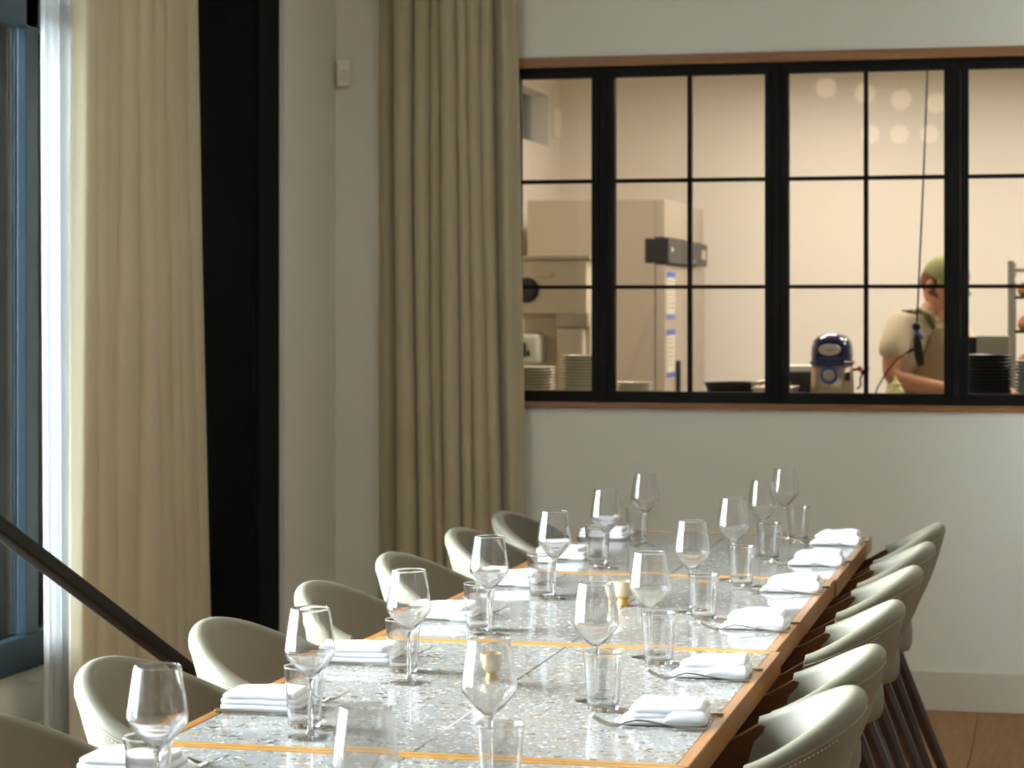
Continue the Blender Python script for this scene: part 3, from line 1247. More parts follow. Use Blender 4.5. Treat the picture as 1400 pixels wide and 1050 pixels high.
def make_knife():
    t = thing('table_knife', '', 'knife', group='knives beside the napkins')
    bm = new_bm()
    tube(bm, [(0.105, 0, 0.004), (0.10, 0, 0.004), (0.06, 0, 0.004), (0.01, 0, 0.0036), (0.0, 0, 0.0032)], [0.003, 0.0042, 0.004, 0.0034, 0.0026], 10)
    obj('handle', bm, M['silver'], t, smooth=True, angle=60)
    bm = new_bm()
    poly = [(0.002, -0.003), (-0.01, -0.009), (-0.08, -0.0095), (-0.098, -0.005), (-0.105, 0.003), (-0.09, 0.006), (0.002, 0.004)]
    prism(bm, poly, 2, 0.0022, 0.0038)
    obj('blade', bm, M['silver'], t)
    return t


fk = make_fork()
kn = make_knife()
# right side diners: fork on the near side, knife beyond
place(fk, [(x_ - 0.022, y_ - 0.073) for x_, y_ in right_n], 'fork with raised tines before the right-row napkin {}', z=TZ + 0.0006, rot=0.0)
place(kn, [(x_ - 0.012, y_ + 0.074) for x_, y_ in right_n], 'table knife behind the right-hand napkin {}', z=TZ + 0.0002, rot=0.0)
place(fk, [(x_ + 0.03, y_ + 0.079) for x_, y_ in left_n], 'fork behind the left-hand napkin {}', z=TZ + 0.0006, rot=PI)
place(kn, [(x_ + 0.03, y_ - 0.079) for x_, y_ in left_n], 'table knife in front of the left-hand napkin {}', z=TZ + 0.0002, rot=PI)


# votive holders
def make_votive(loc, label):
    t = thing('votive_holder', label, 'candle holder', loc, group='gold votive holders along the table centre')
    bm = new_bm()
    lathe(bm, [(0, 0), (0.017, 0), (0.0175, 0.002), (0.0155, 0.008), (0.013, 0.014), (0.0145, 0.019), (0, 0.0195)], 28)
    obj('foot', bm, M['votive_foot'], t, smooth=True, angle=50)
    bm = new_bm()
    n = 36
    prof = [(0, 0.0195), (0.013, 0.0195), (0.020, 0.024), (0.0255, 0.032), (0.028, 0.042), (0.0285, 0.052), (0.0275, 0.060), (0.0262, 0.060), (0.0268, 0.050), (0.0262, 0.042), (0.022, 0.032), (0.012, 0.0255), (0, 0.025)]
    lathe(bm, prof, n)
    for v in bm.verts:   # ribbed outside
        r = math.hypot(v.co.x, v.co.y)
        if r > 0.018:
            a = math.atan2(v.co.y, v.co.x)
            k = 1 + 0.02 * (1 if int(round(a / (2 * PI / n))) % 2 else -1)
            v.co.x *= k
            v.co.y *= k
    obj('bowl', bm, M['votive'], t, smooth=True, angle=40)
    bm = new_bm()
    lathe(bm, [(0, 0.0256), (0.012, 0.0258), (0.0205, 0.0325), (0.021, 0.044), (0, 0.0445)], 24)
    obj('candle', bm, M['plastic_white'], t, smooth=True, angle=50)
    return t


make_votive((-1.047, 5.624, TZ), 'gold ribbed votive holder at the centre of the middle table')
make_votive((-1.080, 4.40, TZ), 'gold ribbed votive holder seen through the wine glass at the front centre')

# ------------------------------------------------------------------ kitchen: worktop and things on it
KC = 1.00   # worktop height
ct = thing('kitchen_worktop', 'steel kitchen worktop running behind the black grid window', 'worktop', (-0.9, 9.15, 0))
bm = new_bm()
bx(bm, -1.85, 3.3, -0.345, 0.40, KC - 0.04, KC, 0.004)
obj('top', bm, M['kgrey'], ct)
bm = new_bm()
bx(bm, -1.80, 3.25, -0.30, 0.34, 0.42, 0.45)
obj('under_shelf', bm, M['kgrey'], ct)
for x_ in (-1.75, 0.0, 1.6, 3.2):
    for y_ in (-0.29, 0.33):
        bm = new_bm()
        tube(bm, [(x_, y_, 0), (x_, y_, KC - 0.04)], 0.02, 12)
        obj('leg', bm, M['kgrey'], ct, smooth=True)


ORD = ['first', 'second', 'third', 'fourth', 'fifth', 'sixth', 'seventh', 'eighth', 'ninth', 'tenth', 'eleventh', 'twelfth', 'thirteenth', 'fourteenth', 'fifteenth', 'sixteenth', 'seventeenth', 'eighteenth', 'nineteenth', 'twentieth', 'twenty-first', 'twenty-second', 'twenty-third', 'twenty-fourth']


# plates: every plate in a stack is a thing
def make_plate(name, r, m, h=0.02):
    bm = new_bm()
    prof = [(0, 0.0), (r * 0.55, 0.0), (r * 0.6, 0.002), (r * 0.78, h * 0.35), (r * 0.97, h * 0.92), (r, h), (r * 0.985, h + 0.002), (r * 0.95, h), (r * 0.76, h * 0.35 + 0.004), (r * 0.58, 0.006), (0, 0.0055)]
    lathe(bm, prof, 36)
    return obj(name, bm, m, None, smooth=True, angle=50)


def stack(name, r, m, x_, y_, n, dz, label, cat, group, h=0.02):
    p = make_plate(name, r, m, h)
    tag(p, label, cat, group)
    for k in range(n):
        o = p if k == 0 else p.copy()
        if k:
            C.objects.link(o)
        o['label'] = label + ', ' + (ORD[n - 1 - k] + ' from the top' if k < n - 1 else 'topmost')
        o.location = (x_ + random.uniform(-0.0015, 0.0015), y_ + random.uniform(-0.0015, 0.0015), KC + 0.0005 + dz * k)
    return


stack('plate', 0.13, M['plate'], -2.125, 9.2, 19, 0.0125, 'cream plate in the stack beside the curtain', 'plate', 'cream plates stacked beside the curtain')
stack('plate', 0.088, M['plate'], -1.852, 9.08, 23, 0.0125, 'small cream plate, tall stack left of first thick mullion', 'plate', 'small cream plates in a tall stack')
stack('plate', 0.075, M['plate'], -1.685, 9.3, 13, 0.0135, 'cream plate, low stack right of first thick mullion', 'plate', 'cream plates in a low stack')
stack('plate', 0.098, M['blackplate'], -0.262, 9.15, 22, 0.0135, 'black plate, tall stack right of the cook', 'plate', 'black plates in a tall stack')
stack('bowl', 0.085, M['tealplate'], -0.078, 9.12, 20, 0.0138, 'pale green bowl, stack at the right edge', 'bowl', 'pale green bowls in a stack')

# worktop of the machine and soft serve machine
ss = thing('soft_serve_machine', 'cream soft serve machine with dispenser head behind the far left pane', 'ice cream machine', (-2.26, 9.95, 0))
bm = new_bm()
bx(bm, -0.28, 0.24, 0.12, 0.60, 0.72, 1.70, 0.012, 3)
bx(bm, -0.28, 0.24, 0.02, 0.14, 1.46, 1.70, 0.008, 3)
obj('body', bm, M['machine'], ss, smooth=True, angle=40)
bm = new_bm()
bx(bm, -0.30, 0.26, 0.0, 0.62, 1.70, 1.718, 0.003)
obj('top_tray', bm, M['steel_warm'], ss)
bm = new_bm()
bx(bm, -0.29, 0.25, 0.05, 0.58, 0.0, 0.72, 0.006)
obj('base', bm, M['steel_warm'], ss)
bm = new_bm()
bx(bm, 0.10, 0.245, 0.03, 0.12, 1.40, 1.47, 0.01, 3)
obj('side_knuckle', bm, M['steel_warm'], ss, smooth=True, angle=40)
bm = new_bm()
bx(bm, 0.10, 0.22, 0.04, 0.12, 0.90, 1.40, 0.012, 3)
obj('side_column', bm, M['machine'], ss, smooth=True, angle=40)
bm = new_bm()
lathe(bm, [(0, 0), (0.05, 0), (0.056, 0.01), (0.05, 0.022), (0, 0.028)], 30, mtx=Matrix.Translation((-0.03, 0.02, 1.565)) @ Matrix.Rotation(PI / 2, 4, 'X'))
obj('knob', bm, M['dark'], ss, smooth=True, angle=40)
bm = new_bm()
bx(bm, -0.13, 0.035, -0.05, 0.12, 1.24, 1.37, 0.02, 3)
tube(bm, [(-0.05, -0.03, 1.44), (-0.05, -0.03, 1.20)], [0.018, 0.014], 14)
obj('dispenser_head', bm, M['plastic_white'], ss, smooth=True, angle=40)
bm = new_bm()
bx(bm, -0.035, -0.018, -0.064, -0.05, 1.27, 1.335, 0.003)
bx(bm, -0.012, -0.002, -0.060, -0.05, 1.275, 1.30, 0.002)
obj('spout_fitting', bm, M['dark'], ss)
bm = new_bm()
bx(bm, 0.02, 0.09, -0.001, 0.0195, 1.628, 1.642, 0.002)
obj('name_plate', bm, M['badge'], ss)

# refrigerator
fr = thing('refrigerator', 'tall steel refrigerator with dark control panel and taped paper notes', 'refrigerator', (-1.905, 11.37, 0))
bm = new_bm()
bx(bm, -0.705, -0.052, 0.0, 1.32, 0.12, 2.03, 0.006)
obj('cabinet', bm, M['steel_warm'], fr)
for y0, y1 in ((0.004, 0.655), (0.665, 1.316)):
    bm = new_bm()
    bx(bm, -0.048, 0.0, y0, y1, 0.16, 1.70, 0.006)
    dr = obj('door', bm, M['steel_warm'], fr)
    if y0 > 0.1:
        continue
    bm = new_bm()
    yh = 0.36
    bx(bm, 0.002, 0.022, yh - 0.018, yh + 0.018, 0.85, 1.215, 0.004)
    obj('handle', bm, M['dark'], dr)
bm = new_bm()
bx(bm, -0.10, 0.02, -0.006, 1.30, 1.712, 1.835, 0.006)
cp = obj('control_panel', bm, M['dark'], fr)
bm = new_bm()
bx(bm, 0.0205, 0.024, 1.08, 1.22, 1.75, 1.80, 0.001)
obj('display', bm, M['badge'], cp)
bm = new_bm()
prism(bm, [(0.08, 1.765), (0.15, 1.78), (0.09, 1.795)], 0, 0.0205, 0.022)
for q in (0.72, 0.80):
    bx(bm, 0.0205, 0.022, q, q + 0.03, 1.728, 1.742)
obj('panel_mark', bm, M['paper'], cp)
bm = new_bm()
bx(bm, -0.052, -0.004, 0.01, 1.31, 1.84, 2.03, 0.004)
obj('top_fascia', bm, M['steel_warm'], fr)
for x_ in (-0.66, -0.1):
    for y_ in (0.06, 1.26):
        bm = new_bm()
        tube(bm, [(x_, y_, 0), (x_, y_, 0.12)], 0.022, 10)
        obj('foot', bm, M['dark'], fr)
for z0, z1 in ((1.437, 1.663), (1.143, 1.372)):
    pn = bpy.data.objects.new('paper_note', None)
    pn = obj('paper_note', (lambda b: (bx(b, 0.0005, 0.002, 0.06, 0.30, z0, z1), b)[1])(new_bm()), M['paper'], fr)
    bm = new_bm()
    bx(bm, 0.002, 0.003, 0.05, 0.31, z0 - 0.004, z0 + 0.018)
    bx(bm, 0.002, 0.003, 0.05, 0.31, z1 - 0.022, z1 + 0.004)
    obj('tape', bm, M['bluetape'], pn)
    bm = new_bm()
    for k in range(7):
        zz = z1 - 0.045 - k * 0.022
        bx(bm, 0.002, 0.0026, 0.08, 0.08 + random.uniform(0.12, 0.2), zz, zz + 0.004)
    obj('writing', bm, M['ink'], pn)

# small white panel on the left kitchen wall
bm = new_bm()
bx(bm, -2.798, -2.775, 12.82, 12.96, 2.46, 2.62, 0.003)
tag(obj('wall_box', bm, M['plastic_white'], None), 'white square box on the kitchen wall beside the small high window', 'wall box')

# pans and tray right of the fridge
def pan(x_, y_, r, z, label, m):
    t = thing('baking_pan', label, 'pan', (x_, y_, z), group='pans on the kitchen worktop')
    bm = new_bm()
    lathe(bm, [(0, 0), (r * 0.86, 0), (r, 0.035), (r * 1.04, 0.037), (r * 1.03, 0.040), (r * 0.97, 0.038), (r * 0.84, 0.004), (0, 0.004)], 36)
    obj('dish', bm, m, t, smooth=True, angle=40)
    return t


for k in range(5):
    pan(-1.275, 9.2, 0.105, KC + 0.0005 + 0.0375 * k, ('lowest', 'second lowest', 'middle', 'second topmost', 'topmost')[k] + ' shallow black pan in the stack right of the refrigerator', M['dark'])
t = thing('steel_tray', 'steel tray of cutlery and lids right of the black pans', 'tray', (-1.11, 9.15, KC))
bm = new_bm()
bx(bm, -0.055, 0.10, -0.12, 0.12, 0.0, 0.165, 0.006)
obj('bin', bm, M['steel'], t)
bm = new_bm()
bx(bm, -0.06, 0.105, -0.125, 0.125, 0.166, 0.175, 0.002)
obj('lid', bm, M['steel'], t)
bm = new_bm()
tube(bm, [(-0.06, -0.1, 0.185), (-0.02, -0.05, 0.195), (0.05, -0.03, 0.19)], 0.007, 8)
tube(bm, [(-0.03, -0.11, 0.185), (0.02, -0.08, 0.205), (0.09, -0.06, 0.192)], 0.006, 8)
obj('tongs', bm, M['silver'], t, smooth=True)

# black bin with white lid left of the mixer
t = thing('storage_bin', 'black storage bin with white lid left of the blue mixer', 'bin', (-1.0, 9.55, KC))
bm = new_bm()
bx(bm, -0.10, 0.075, -0.10, 0.14, 0.0, 0.225, 0.008)
obj('bin', bm, M['dark'], t)
bm = new_bm()
bx(bm, -0.105, 0.05, -0.105, 0.145, 0.226, 0.25, 0.004)
obj('lid', bm, M['plastic_white'], t)

# stand mixer
mxr = thing('stand_mixer', 'countertop mixer with navy blue domed head, steel body and round blue-ringed knob', 'mixer', (-0.872, 9.25, KC))
bm = new_bm()
def rrect(hx, hy, e, n=40):
    pts = []
    for i in range(n):
        a = 2 * PI * i / n
        ca, sa = math.cos(a), math.sin(a)
        pts.append((hx * math.copysign(abs(ca) ** e, ca), hy * math.copysign(abs(sa) ** e, sa)))
    return pts
def loft(bm, secs):
    rings = []
    for (hx, hy, e, z, ox, oy) in secs:
        rings.append([bm.verts.new((ox + p[0], oy + p[1], z)) for p in rrect(hx, hy, e)])
    for a, b_ in zip(rings, rings[1:]):
        n = len(a)
        for k in range(n):
            j = (k + 1) % n
            bm.faces.new((a[k], a[j], b_[j], b_[k]))
    bm.faces.new(list(reversed(rings[0])))
    bm.faces.new(rings[-1])
loft(bm, [(0.080, 0.13, 0.6, 0.275, 0, 0), (0.081, 0.13, 0.6, 0.30, 0, 0), (0.079, 0.128, 0.6, 0.33, 0, 0), (0.072, 0.12, 0.65, 0.357, 0, 0), (0.058, 0.10, 0.7, 0.374, 0, 0), (0.035, 0.07, 0.8, 0.383, 0, 0), (0.01, 0.02, 1, 0.385, 0, 0)])
hd = obj('head_cover', bm, M['blue'], mxr, smooth=True)
bm = new_bm()
loft(bm, [(0.083, 0.132, 0.6, 0.262, 0, 0), (0.087, 0.136, 0.6, 0.266, 0, 0), (0.087, 0.136, 0.6, 0.274, 0, 0), (0.082, 0.131, 0.6, 0.278, 0, 0)])
obj('head_rim', bm, M['blue'], mxr, smooth=True)
bm = new_bm()
loft(bm, [(0.100, 0.15, 0.5, 0.0, 0, 0), (0.098, 0.148, 0.5, 0.02, 0, 0), (0.084, 0.13, 0.5, 0.06, 0, 0), (0.082, 0.125, 0.5, 0.16, 0, 0), (0.080, 0.128, 0.55, 0.262, 0, 0)])
obj('body', bm, M['steel'], mxr, smooth=True)
bm = new_bm()
lathe(bm, [(0, 0), (0.042, 0), (0.044, 0.003), (0.042, 0.006), (0, 0.006)], 32, mtx=Matrix.Translation((0, -0.126, 0.322)) @ Matrix.Rotation(PI / 2, 4, 'X') @ Matrix.Diagonal((1, 0.52, 1, 1)))
bd = obj('badge', bm, M['badge'], hd, smooth=True, angle=40)
bm = new_bm()
prism(bm, [(-0.024, 0.326), (-0.008, 0.321), (0.0, 0.316), (0.008, 0.321), (0.024, 0.326), (0.008, 0.324), (0.0, 0.322), (-0.008, 0.324)], 1, -0.1345, -0.132)
obj('badge_mark', bm, M['ink'], mxr)
bm = new_bm()
lathe(bm, [(0.024, 0), (0.034, 0), (0.035, 0.006), (0.033, 0.012), (0.024, 0.012)], 32, closed=True, mtx=Matrix.Translation((-0.002, -0.125, 0.222)) @ Matrix.Rotation(PI / 2, 4, 'X'))
obj('knob_ring', bm, M['bluering'], mxr, smooth=True, angle=40)
bm = new_bm()
lathe(bm, [(0, 0), (0.0238, 0), (0.0238, 0.016), (0.020, 0.020), (0, 0.021)], 28, mtx=Matrix.Translation((-0.002, -0.125, 0.222)) @ Matrix.Rotation(PI / 2, 4, 'X'))
bx(bm, -0.006, 0.002, -0.132, -0.126, 0.168, 0.186, 0.001)
obj('knob', bm, M['steel'], mxr, smooth=True, angle=40)
bm = new_bm()
bx(bm, 0.062, 0.08, -0.118, -0.104, 0.20, 0.235, 0.002)
obj('switch', bm, M['dark'], mxr)
bm = new_bm()
tube(bm, [(0.075, -0.02, 0.24), (0.10, -0.03, 0.243)], 0.005, 8)
tube(bm, [(0.125, -0.03, 0.235), (0.112, -0.03, 0.205), (0.115, -0.03, 0.18), (0.10, -0.03, 0.165)], 0.004, 8)
lv = obj('lever', bm, M['dark'], mxr, smooth=True)
bm = new_bm()
bmesh.ops.create_uvsphere(bm, u_segments=16, v_segments=10, radius=0.0115, matrix=Matrix.Translation((0.110, -0.03, 0.246)))
obj('lever_knob', bm, M['red'], lv, smooth=True)
bm = new_bm()
tube(bm, [(0.118, -0.035, 0.226), (0.145, -0.04, 0.25)], [0.009, 0.008], 12)
obj('lever_grip', bm, M['blue'], lv, smooth=True)

# squeeze bottle
sb = thing('squeeze_bottle', 'yellow squeeze bottle in front of the cook\'s elbow', 'bottle', (-0.612, 9.1, KC))
bm = new_bm()
lathe(bm, [(0, 0), (0.030, 0), (0.032, 0.004), (0.032, 0.155), (0.028, 0.172), (0.020, 0.178), (0, 0.178)], 28)
obj('bottle_body', bm, M['yellow'], sb, smooth=True, angle=40)
bm = new_bm()
lathe(bm, [(0.021, 0.1785), (0.021, 0.192), (0.012, 0.196), (0.006, 0.212), (0.003, 0.222), (0, 0.222)], 20)
obj('nozzle', bm, M['yellow'], sb, smooth=True, angle=50)

# dark appliance and steel box behind the black plates
t = thing('steel_box', 'steel box with a dark left half behind the black plates', 'container', (-0.27, 9.62, KC))
bm = new_bm()
bx(bm, -0.045, 0.085, -0.18, -0.08, 0.0, 0.375, 0.004)
obj('steel_case', bm, M['steel_warm'], t)
bm = new_bm()
bx(bm, -0.15, -0.047, -0.18, -0.08, 0.0, 0.37, 0.004)
obj('dark_case', bm, M['dark'], t)

# wire rack with loaves
rk = thing('bakery_rack', 'tall metal rack with loaves at the right edge of the photo', 'rack', (-0.215, 10.6, 0))
for x_ in (0.0, 0.55):
    for y_ in (0.0, 0.5):
        bm = new_bm()
        bx(bm, x_, x_ + 0.028, y_, y_ + 0.028, 0.0, 1.70, 0.003)
        obj('upright', bm, M['kgrey'], rk)
shelf_z = [0.5, 0.80, 1.06, 1.21, 1.385, 1.54, 1.665]
for z_ in shelf_z:
    bm = new_bm()
    bx(bm, 0.03, 0.548, 0.0, 0.52, z_ - 0.012, z_, 0.002)
    obj('shelf', bm, M['dark'] if z_ < 1.6 else M['steel'], rk)
bm = new_bm()
bx(bm, 0.03, 0.548, 0.0, 0.02, 1.60, 1.625, 0.002)
obj('top_rail', bm, M['plastic_white'], rk)
lk = 0
for z_, nm in ((1.385, 'middle'), (1.54, 'upper'), (1.21, 'lower')):
    for q in range(2):
        bm = new_bm()
        bmesh.ops.create_uvsphere(bm, u_segments=24, v_segments=14, radius=1.0)
        for v in bm.verts:
            v.co.x *= 0.075
            v.co.y *= 0.10
            v.co.z = max(v.co.z, -0.55) * 0.05 + 0.0275
            v.co.z += 0.003 * math.sin(60 * v.co.y) if v.co.z > 0.05 else 0
        o = obj('bread_loaf', bm, M['bread'], None, smooth=True)
        o.location = (-0.215 + 0.115 + q * 0.2, 10.75, z_ + 0.0005)
        tag(o, 'brown bread loaf on the %s shelf of the rack, %s' % (nm, 'by the left upright' if q == 0 else 'further right beside the first loaf'), 'bread', 'loaves on the rack')

# hanging cord with plug
hc = thing('hanging_cord', 'black cord hanging from the kitchen ceiling with a ball and plug', 'cord', (-0.53, 9.0, 0))
def cpt(x_, z_):
    return (x_ + 0.53, 0, z_)
bm = new_bm()
tube(bm, [cpt(-0.462, 2.86), cpt(-0.485, 2.40), cpt(-0.498, 2.05), cpt(-0.512, 1.72), cpt(-0.525, 1.43)], 0.0034, 8)
obj('cord', bm, M['dark'], hc, smooth=True)
bm = new_bm()
bmesh.ops.create_uvsphere(bm, u_segments=20, v_segments=12, radius=0.0165, matrix=Matrix.Translation(cpt(-0.527, 1.415)))
obj('ball', bm, M['dark'], hc, smooth=True)
bm = new_bm()
tube(bm, [cpt(-0.526, 1.40), cpt(-0.518, 1.385), cpt(-0.500, 1.368)], [0.006, 0.010, 0.005], 8)
tube(bm, [cpt(-0.530, 1.402), cpt(-0.530, 1.376)], [0.006, 0.004], 8)
obj('blue_tag', bm, M['bluetape'], hc, smooth=True)
bm = new_bm()
tube(bm, [cpt(-0.529, 1.385), cpt(-0.524, 1.36), cpt(-0.518, 1.31), cpt(-0.511, 1.265)], [0.009, 0.016, 0.019, 0.014], 12)
tube(bm, [cpt(-0.527, 1.335), cpt(-0.545, 1.325), cpt(-0.565, 1.313)], [0.009, 0.007, 0.004], 8)
obj('plug', bm, M['dark'], hc, smooth=True)
bm = new_bm()
tube(bm, [cpt(-0.565, 1.313), cpt(-0.60, 1.29), cpt(-0.64, 1.24), cpt(-0.675, 1.18), cpt(-0.70, 1.10), cpt(-0.71, 1.02)], 0.003, 8)
obj('loose_cord', bm, M['dark'], hc, smooth=True)

# ------------------------------------------------------------------ cook
def skin_mesh(name, verts, edges, radii, m, parent, root=0, sub=2, kind=None):
    me = bpy.data.meshes.new(name)
    me.from_pydata(verts, edges, [])
    o = bpy.data.objects.new(name, me)
    C.objects.link(o)
    o.parent = parent
    me.materials.append(m)
    md = o.modifiers.new('skin', 'SKIN')
    md.use_smooth_shade = True
    sv = me.skin_vertices[0].data
    for i, r in enumerate(radii):
        r = r if isinstance(r, (tuple, list)) else (r, r)
        sv[i].radius = r
        sv[i].use_root = (i == root)
    sb_ = o.modifiers.new('sub', 'SUBSURF')
    sb_.levels = sub
    sb_.render_levels = sub
    return o


# local frame: faces -y, +x is the cook's left; turned afterwards
FACE = math.radians(54)
ck = thing('person', 'cook in a sage cap, cream shirt and tan apron bending over the worktop', 'person', (-0.548, 10.0, 0), FACE)
hip, chest, neck, head = (0, 0.10, 0.95), (0, 0.03, 1.27), (0, -0.035, 1.455), (0, -0.10, 1.58)
V = [hip, (0, 0.07, 1.10), chest, (0, 0.0, 1.38), neck, (0, -0.07, 1.53),
     (0.16, 0.0, 1.415), (0.205, -0.05, 1.30), (0.20, -0.12, 1.20), (0.14, -0.25, 1.165), (0.10, -0.335, 1.15),
     (-0.16, 0.0, 1.415), (-0.225, -0.015, 1.31), (-0.255, -0.02, 1.195), (-0.175, -0.18, 1.155), (-0.10, -0.32, 1.135),
     (0.09, 0.10, 0.90), (0.10, 0.08, 0.50), (0.10, 0.12, 0.09), (0.10, 0.02, 0.04),
     (-0.09, 0.10, 0.90), (-0.10, 0.08, 0.50), (-0.10, 0.12, 0.09), (-0.10, 0.02, 0.04)]
E_ = [(0, 1), (1, 2), (2, 3), (3, 4), (4, 5), (3, 6), (6, 7), (7, 8), (8, 9), (9, 10), (3, 11), (11, 12), (12, 13), (13, 14), (14, 15), (0, 16), (16, 17), (17, 18), (18, 19), (0, 20), (20, 21), (21, 22), (22, 23)]
R_ = [(0.14, 0.10), (0.13, 0.09), (0.145, 0.10), (0.11, 0.08), 0.055, 0.05, 0.055, 0.047, 0.042, 0.036, 0.026, 0.055, 0.047, 0.042, 0.036, 0.026, 0.08, 0.055, 0.04, 0.035, 0.08, 0.055, 0.04, 0.035]
body = skin_mesh('body', V, E_, R_, M['skin'], ck)
# hands: palm plus five fingers each
for sx, wrist in ((1, Vector((0.10, -0.335, 1.15))), (-1, Vector((-0.10, -0.32, 1.135)))):
    vs = [tuple(wrist + Vector((0, 0.02, 0))), tuple(wrist + Vector((-sx * 0.012, -0.045, -0.012)))]
    es = [(0, 1)]
    rr = [(0.024, 0.018), (0.030, 0.014)]
    for k in range(4):
        ox = (k - 1.5) * 0.018
        ln = (0.030, 0.036, 0.034, 0.026)[k]
        b0 = wrist + Vector((-sx * 0.015 + ox, -0.07, -0.016))
        b1 = b0 + Vector((ox * 0.1, -ln, -0.012))
        b2 = b1 + Vector((0, -ln * 0.5, -0.022))
        i0 = len(vs)
        vs += [tuple(b0), tuple(b1), tuple(b2)]
        es += [(1, i0), (i0, i0 + 1), (i0 + 1, i0 + 2)]
        rr += [0.0095, 0.0085, 0.0070]
    i0 = len(vs)
    t0 = wrist + Vector((-sx * 0.035, -0.035, -0.012))
    vs += [tuple(t0), tuple(t0 + Vector((-sx * 0.016, -0.028, -0.012)))]
    es += [(0, i0), (i0, i0 + 1)]
    rr += [0.012, 0.009]
    skin_mesh('hand', vs, es, rr, M['skin'], ck, sub=1)
# head
bm = new_bm()
bmesh.ops.create_uvsphere(bm, u_segments=32, v_segments=24, radius=1.0)
hrot = Matrix.Translation((0, -0.095, 1.585)) @ Matrix.Rotation(math.radians(32), 4, 'X')
for v in bm.verts:
    x_, y_, z_ = v.co
    k = 1.0 if z_ > -0.1 else 1.0 - 0.30 * (-z_ - 0.1) / 0.9
    nx_ = x_ * 0.075 * k
    ny_ = y_ * 0.094 * (1.0 if z_ > -0.2 else 0.92)
    nz_ = z_ * 0.115
    if y_ < -0.6:   # face front: nose, brow, mouth
        g = math.exp(-((x_ / 0.16) ** 2 + ((z_ + 0.12) / 0.22) ** 2))
        ny_ -= 0.022 * g
        for ex in (-0.35, 0.35):
            ny_ += 0.008 * math.exp(-(((x_ - ex) / 0.16) ** 2 + ((z_ - 0.08) / 0.12) ** 2))
        ny_ -= 0.006 * math.exp(-((x_ / 0.3) ** 2 + ((z_ + 0.48) / 0.1) ** 2))
    v.co = hrot @ Vector((nx_, ny_, nz_))
hd_ = obj('head', bm, M['skin'], ck, smooth=True)
for s in (-1, 1):
    bm = new_bm()
    bmesh.ops.create_uvsphere(bm, u_segments=14, v_segments=10, radius=1.0)
    for v in bm.verts:
        v.co = hrot @ Vector((s * 0.076 + v.co.x * 0.010, 0.008 + v.co.y * 0.018, -0.008 + v.co.z * 0.030))
    obj('ear', bm, M['skin'], hd_, smooth=True)
    bm = new_bm()
    bmesh.ops.create_uvsphere(bm, u_segments=12, v_segments=8, radius=0.010)
    for v in bm.verts:
        v.co = hrot @ (v.co + Vector((s * 0.028, -0.080, 0.010)))
    obj('eye', bm, M['plastic_white'], hd_, smooth=True)
bm = new_bm()
bmesh.ops.create_uvsphere(bm, u_segments=24, v_segments=16, radius=1.0)
for v in bm.verts:
    z_ = v.co.z
    v.co = hrot @ Vector((v.co.x * 0.079, v.co.y * 0.095 + 0.012, max(-0.45, min(z_, 0.6)) * 0.10))
obj('hair', bm, M['hair'], hd_, smooth=True)
# cap: crown and visor
bm = new_bm()
NB = 32
rings = []
for k in range(9):
    a = (PI / 2) * k / 8
    rr_, zz = math.cos(a), math.sin(a)
    if k == 8:
        rings.append([bm.verts.new(hrot @ Vector((0, 0.004, 0.034 + 0.098)))])
    else:
        rings.append([bm.verts.new(hrot @ Vector((0.087 * rr_ ** 0.8 * math.cos(2 * PI * i / NB), 0.004 + 0.104 * rr_ ** 0.8 * math.sin(2 * PI * i / NB), 0.034 + 0.098 * zz - 0.012 * math.sin(2 * PI * i / NB) * rr_))) for i in range(NB)])
for a, b_ in zip(rings, rings[1:]):
    for i in range(NB):
        j = (i + 1) % NB
        if len(b_) == 1:
            bm.faces.new((a[i], a[j], b_[0]))
        else:
            bm.faces.new((a[i], a[j], b_[j], b_[i]))
cp_ = obj('cap', bm, M['cap'], ck, smooth=True)
cp_.modifiers.new('t', 'SOLIDIFY').thickness = 0.003
bm = new_bm()
r0, r1 = [], []
for i in range(17):
    a = PI + PI * (0.08 + 0.84 * i / 16)
    r0.append(bm.verts.new(hrot @ Vector((0.085 * math.cos(a), 0.004 + 0.102 * math.sin(a), 0.044))))
    r1.append(bm.verts.new(hrot @ Vector((0.078 * math.cos(a), 0.004 + (0.102 + 0.045 * math.sin((a - PI)) ** 0.7) * math.sin(a), 0.034 - 0.012 * abs(math.cos(a))))))
for i in range(16):
    bm.faces.new((r0[i], r0[i + 1], r1[i + 1], r1[i]))
vz = obj('visor', bm, M['cap'], cp_, smooth=True)
vz.modifiers.new('t', 'SOLIDIFY').thickness = 0.003
# shirt, trousers, apron
SV = [(0, 0.10, 0.93), (0, 0.07, 1.10), (0, 0.03, 1.27), (0, 0.0, 1.385), (0, -0.025, 1.44),
      (0.165, 0.0, 1.415), (0.207, -0.04, 1.33), (0.21, -0.075, 1.265),
      (-0.165, 0.0, 1.415), (-0.226, -0.015, 1.33), (-0.24, -0.018, 1.265)]
SE = [(0, 1), (1, 2), (2, 3), (3, 4), (3, 5), (5, 6), (6, 7), (3, 8), (8, 9), (9, 10)]
SR = [(0.155, 0.115), (0.146, 0.105), (0.162, 0.115), (0.125, 0.092), 0.066, 0.070, 0.068, 0.070, 0.070, 0.068, 0.070]
skin_mesh('shirt', SV, SE, SR, M['shirt'], ck)
bm = new_bm()
for s in (-1, 1):
    tube(bm, [(s * 0.02, -0.085, 1.43), (s * 0.05, -0.075, 1.455), (s * 0.06, -0.03, 1.475), (s * 0.03, 0.03, 1.475), (0, 0.045, 1.472)], [0.010, 0.016, 0.018, 0.016, 0.014], 10)
obj('collar', bm, M['shirt'], ck, smooth=True)
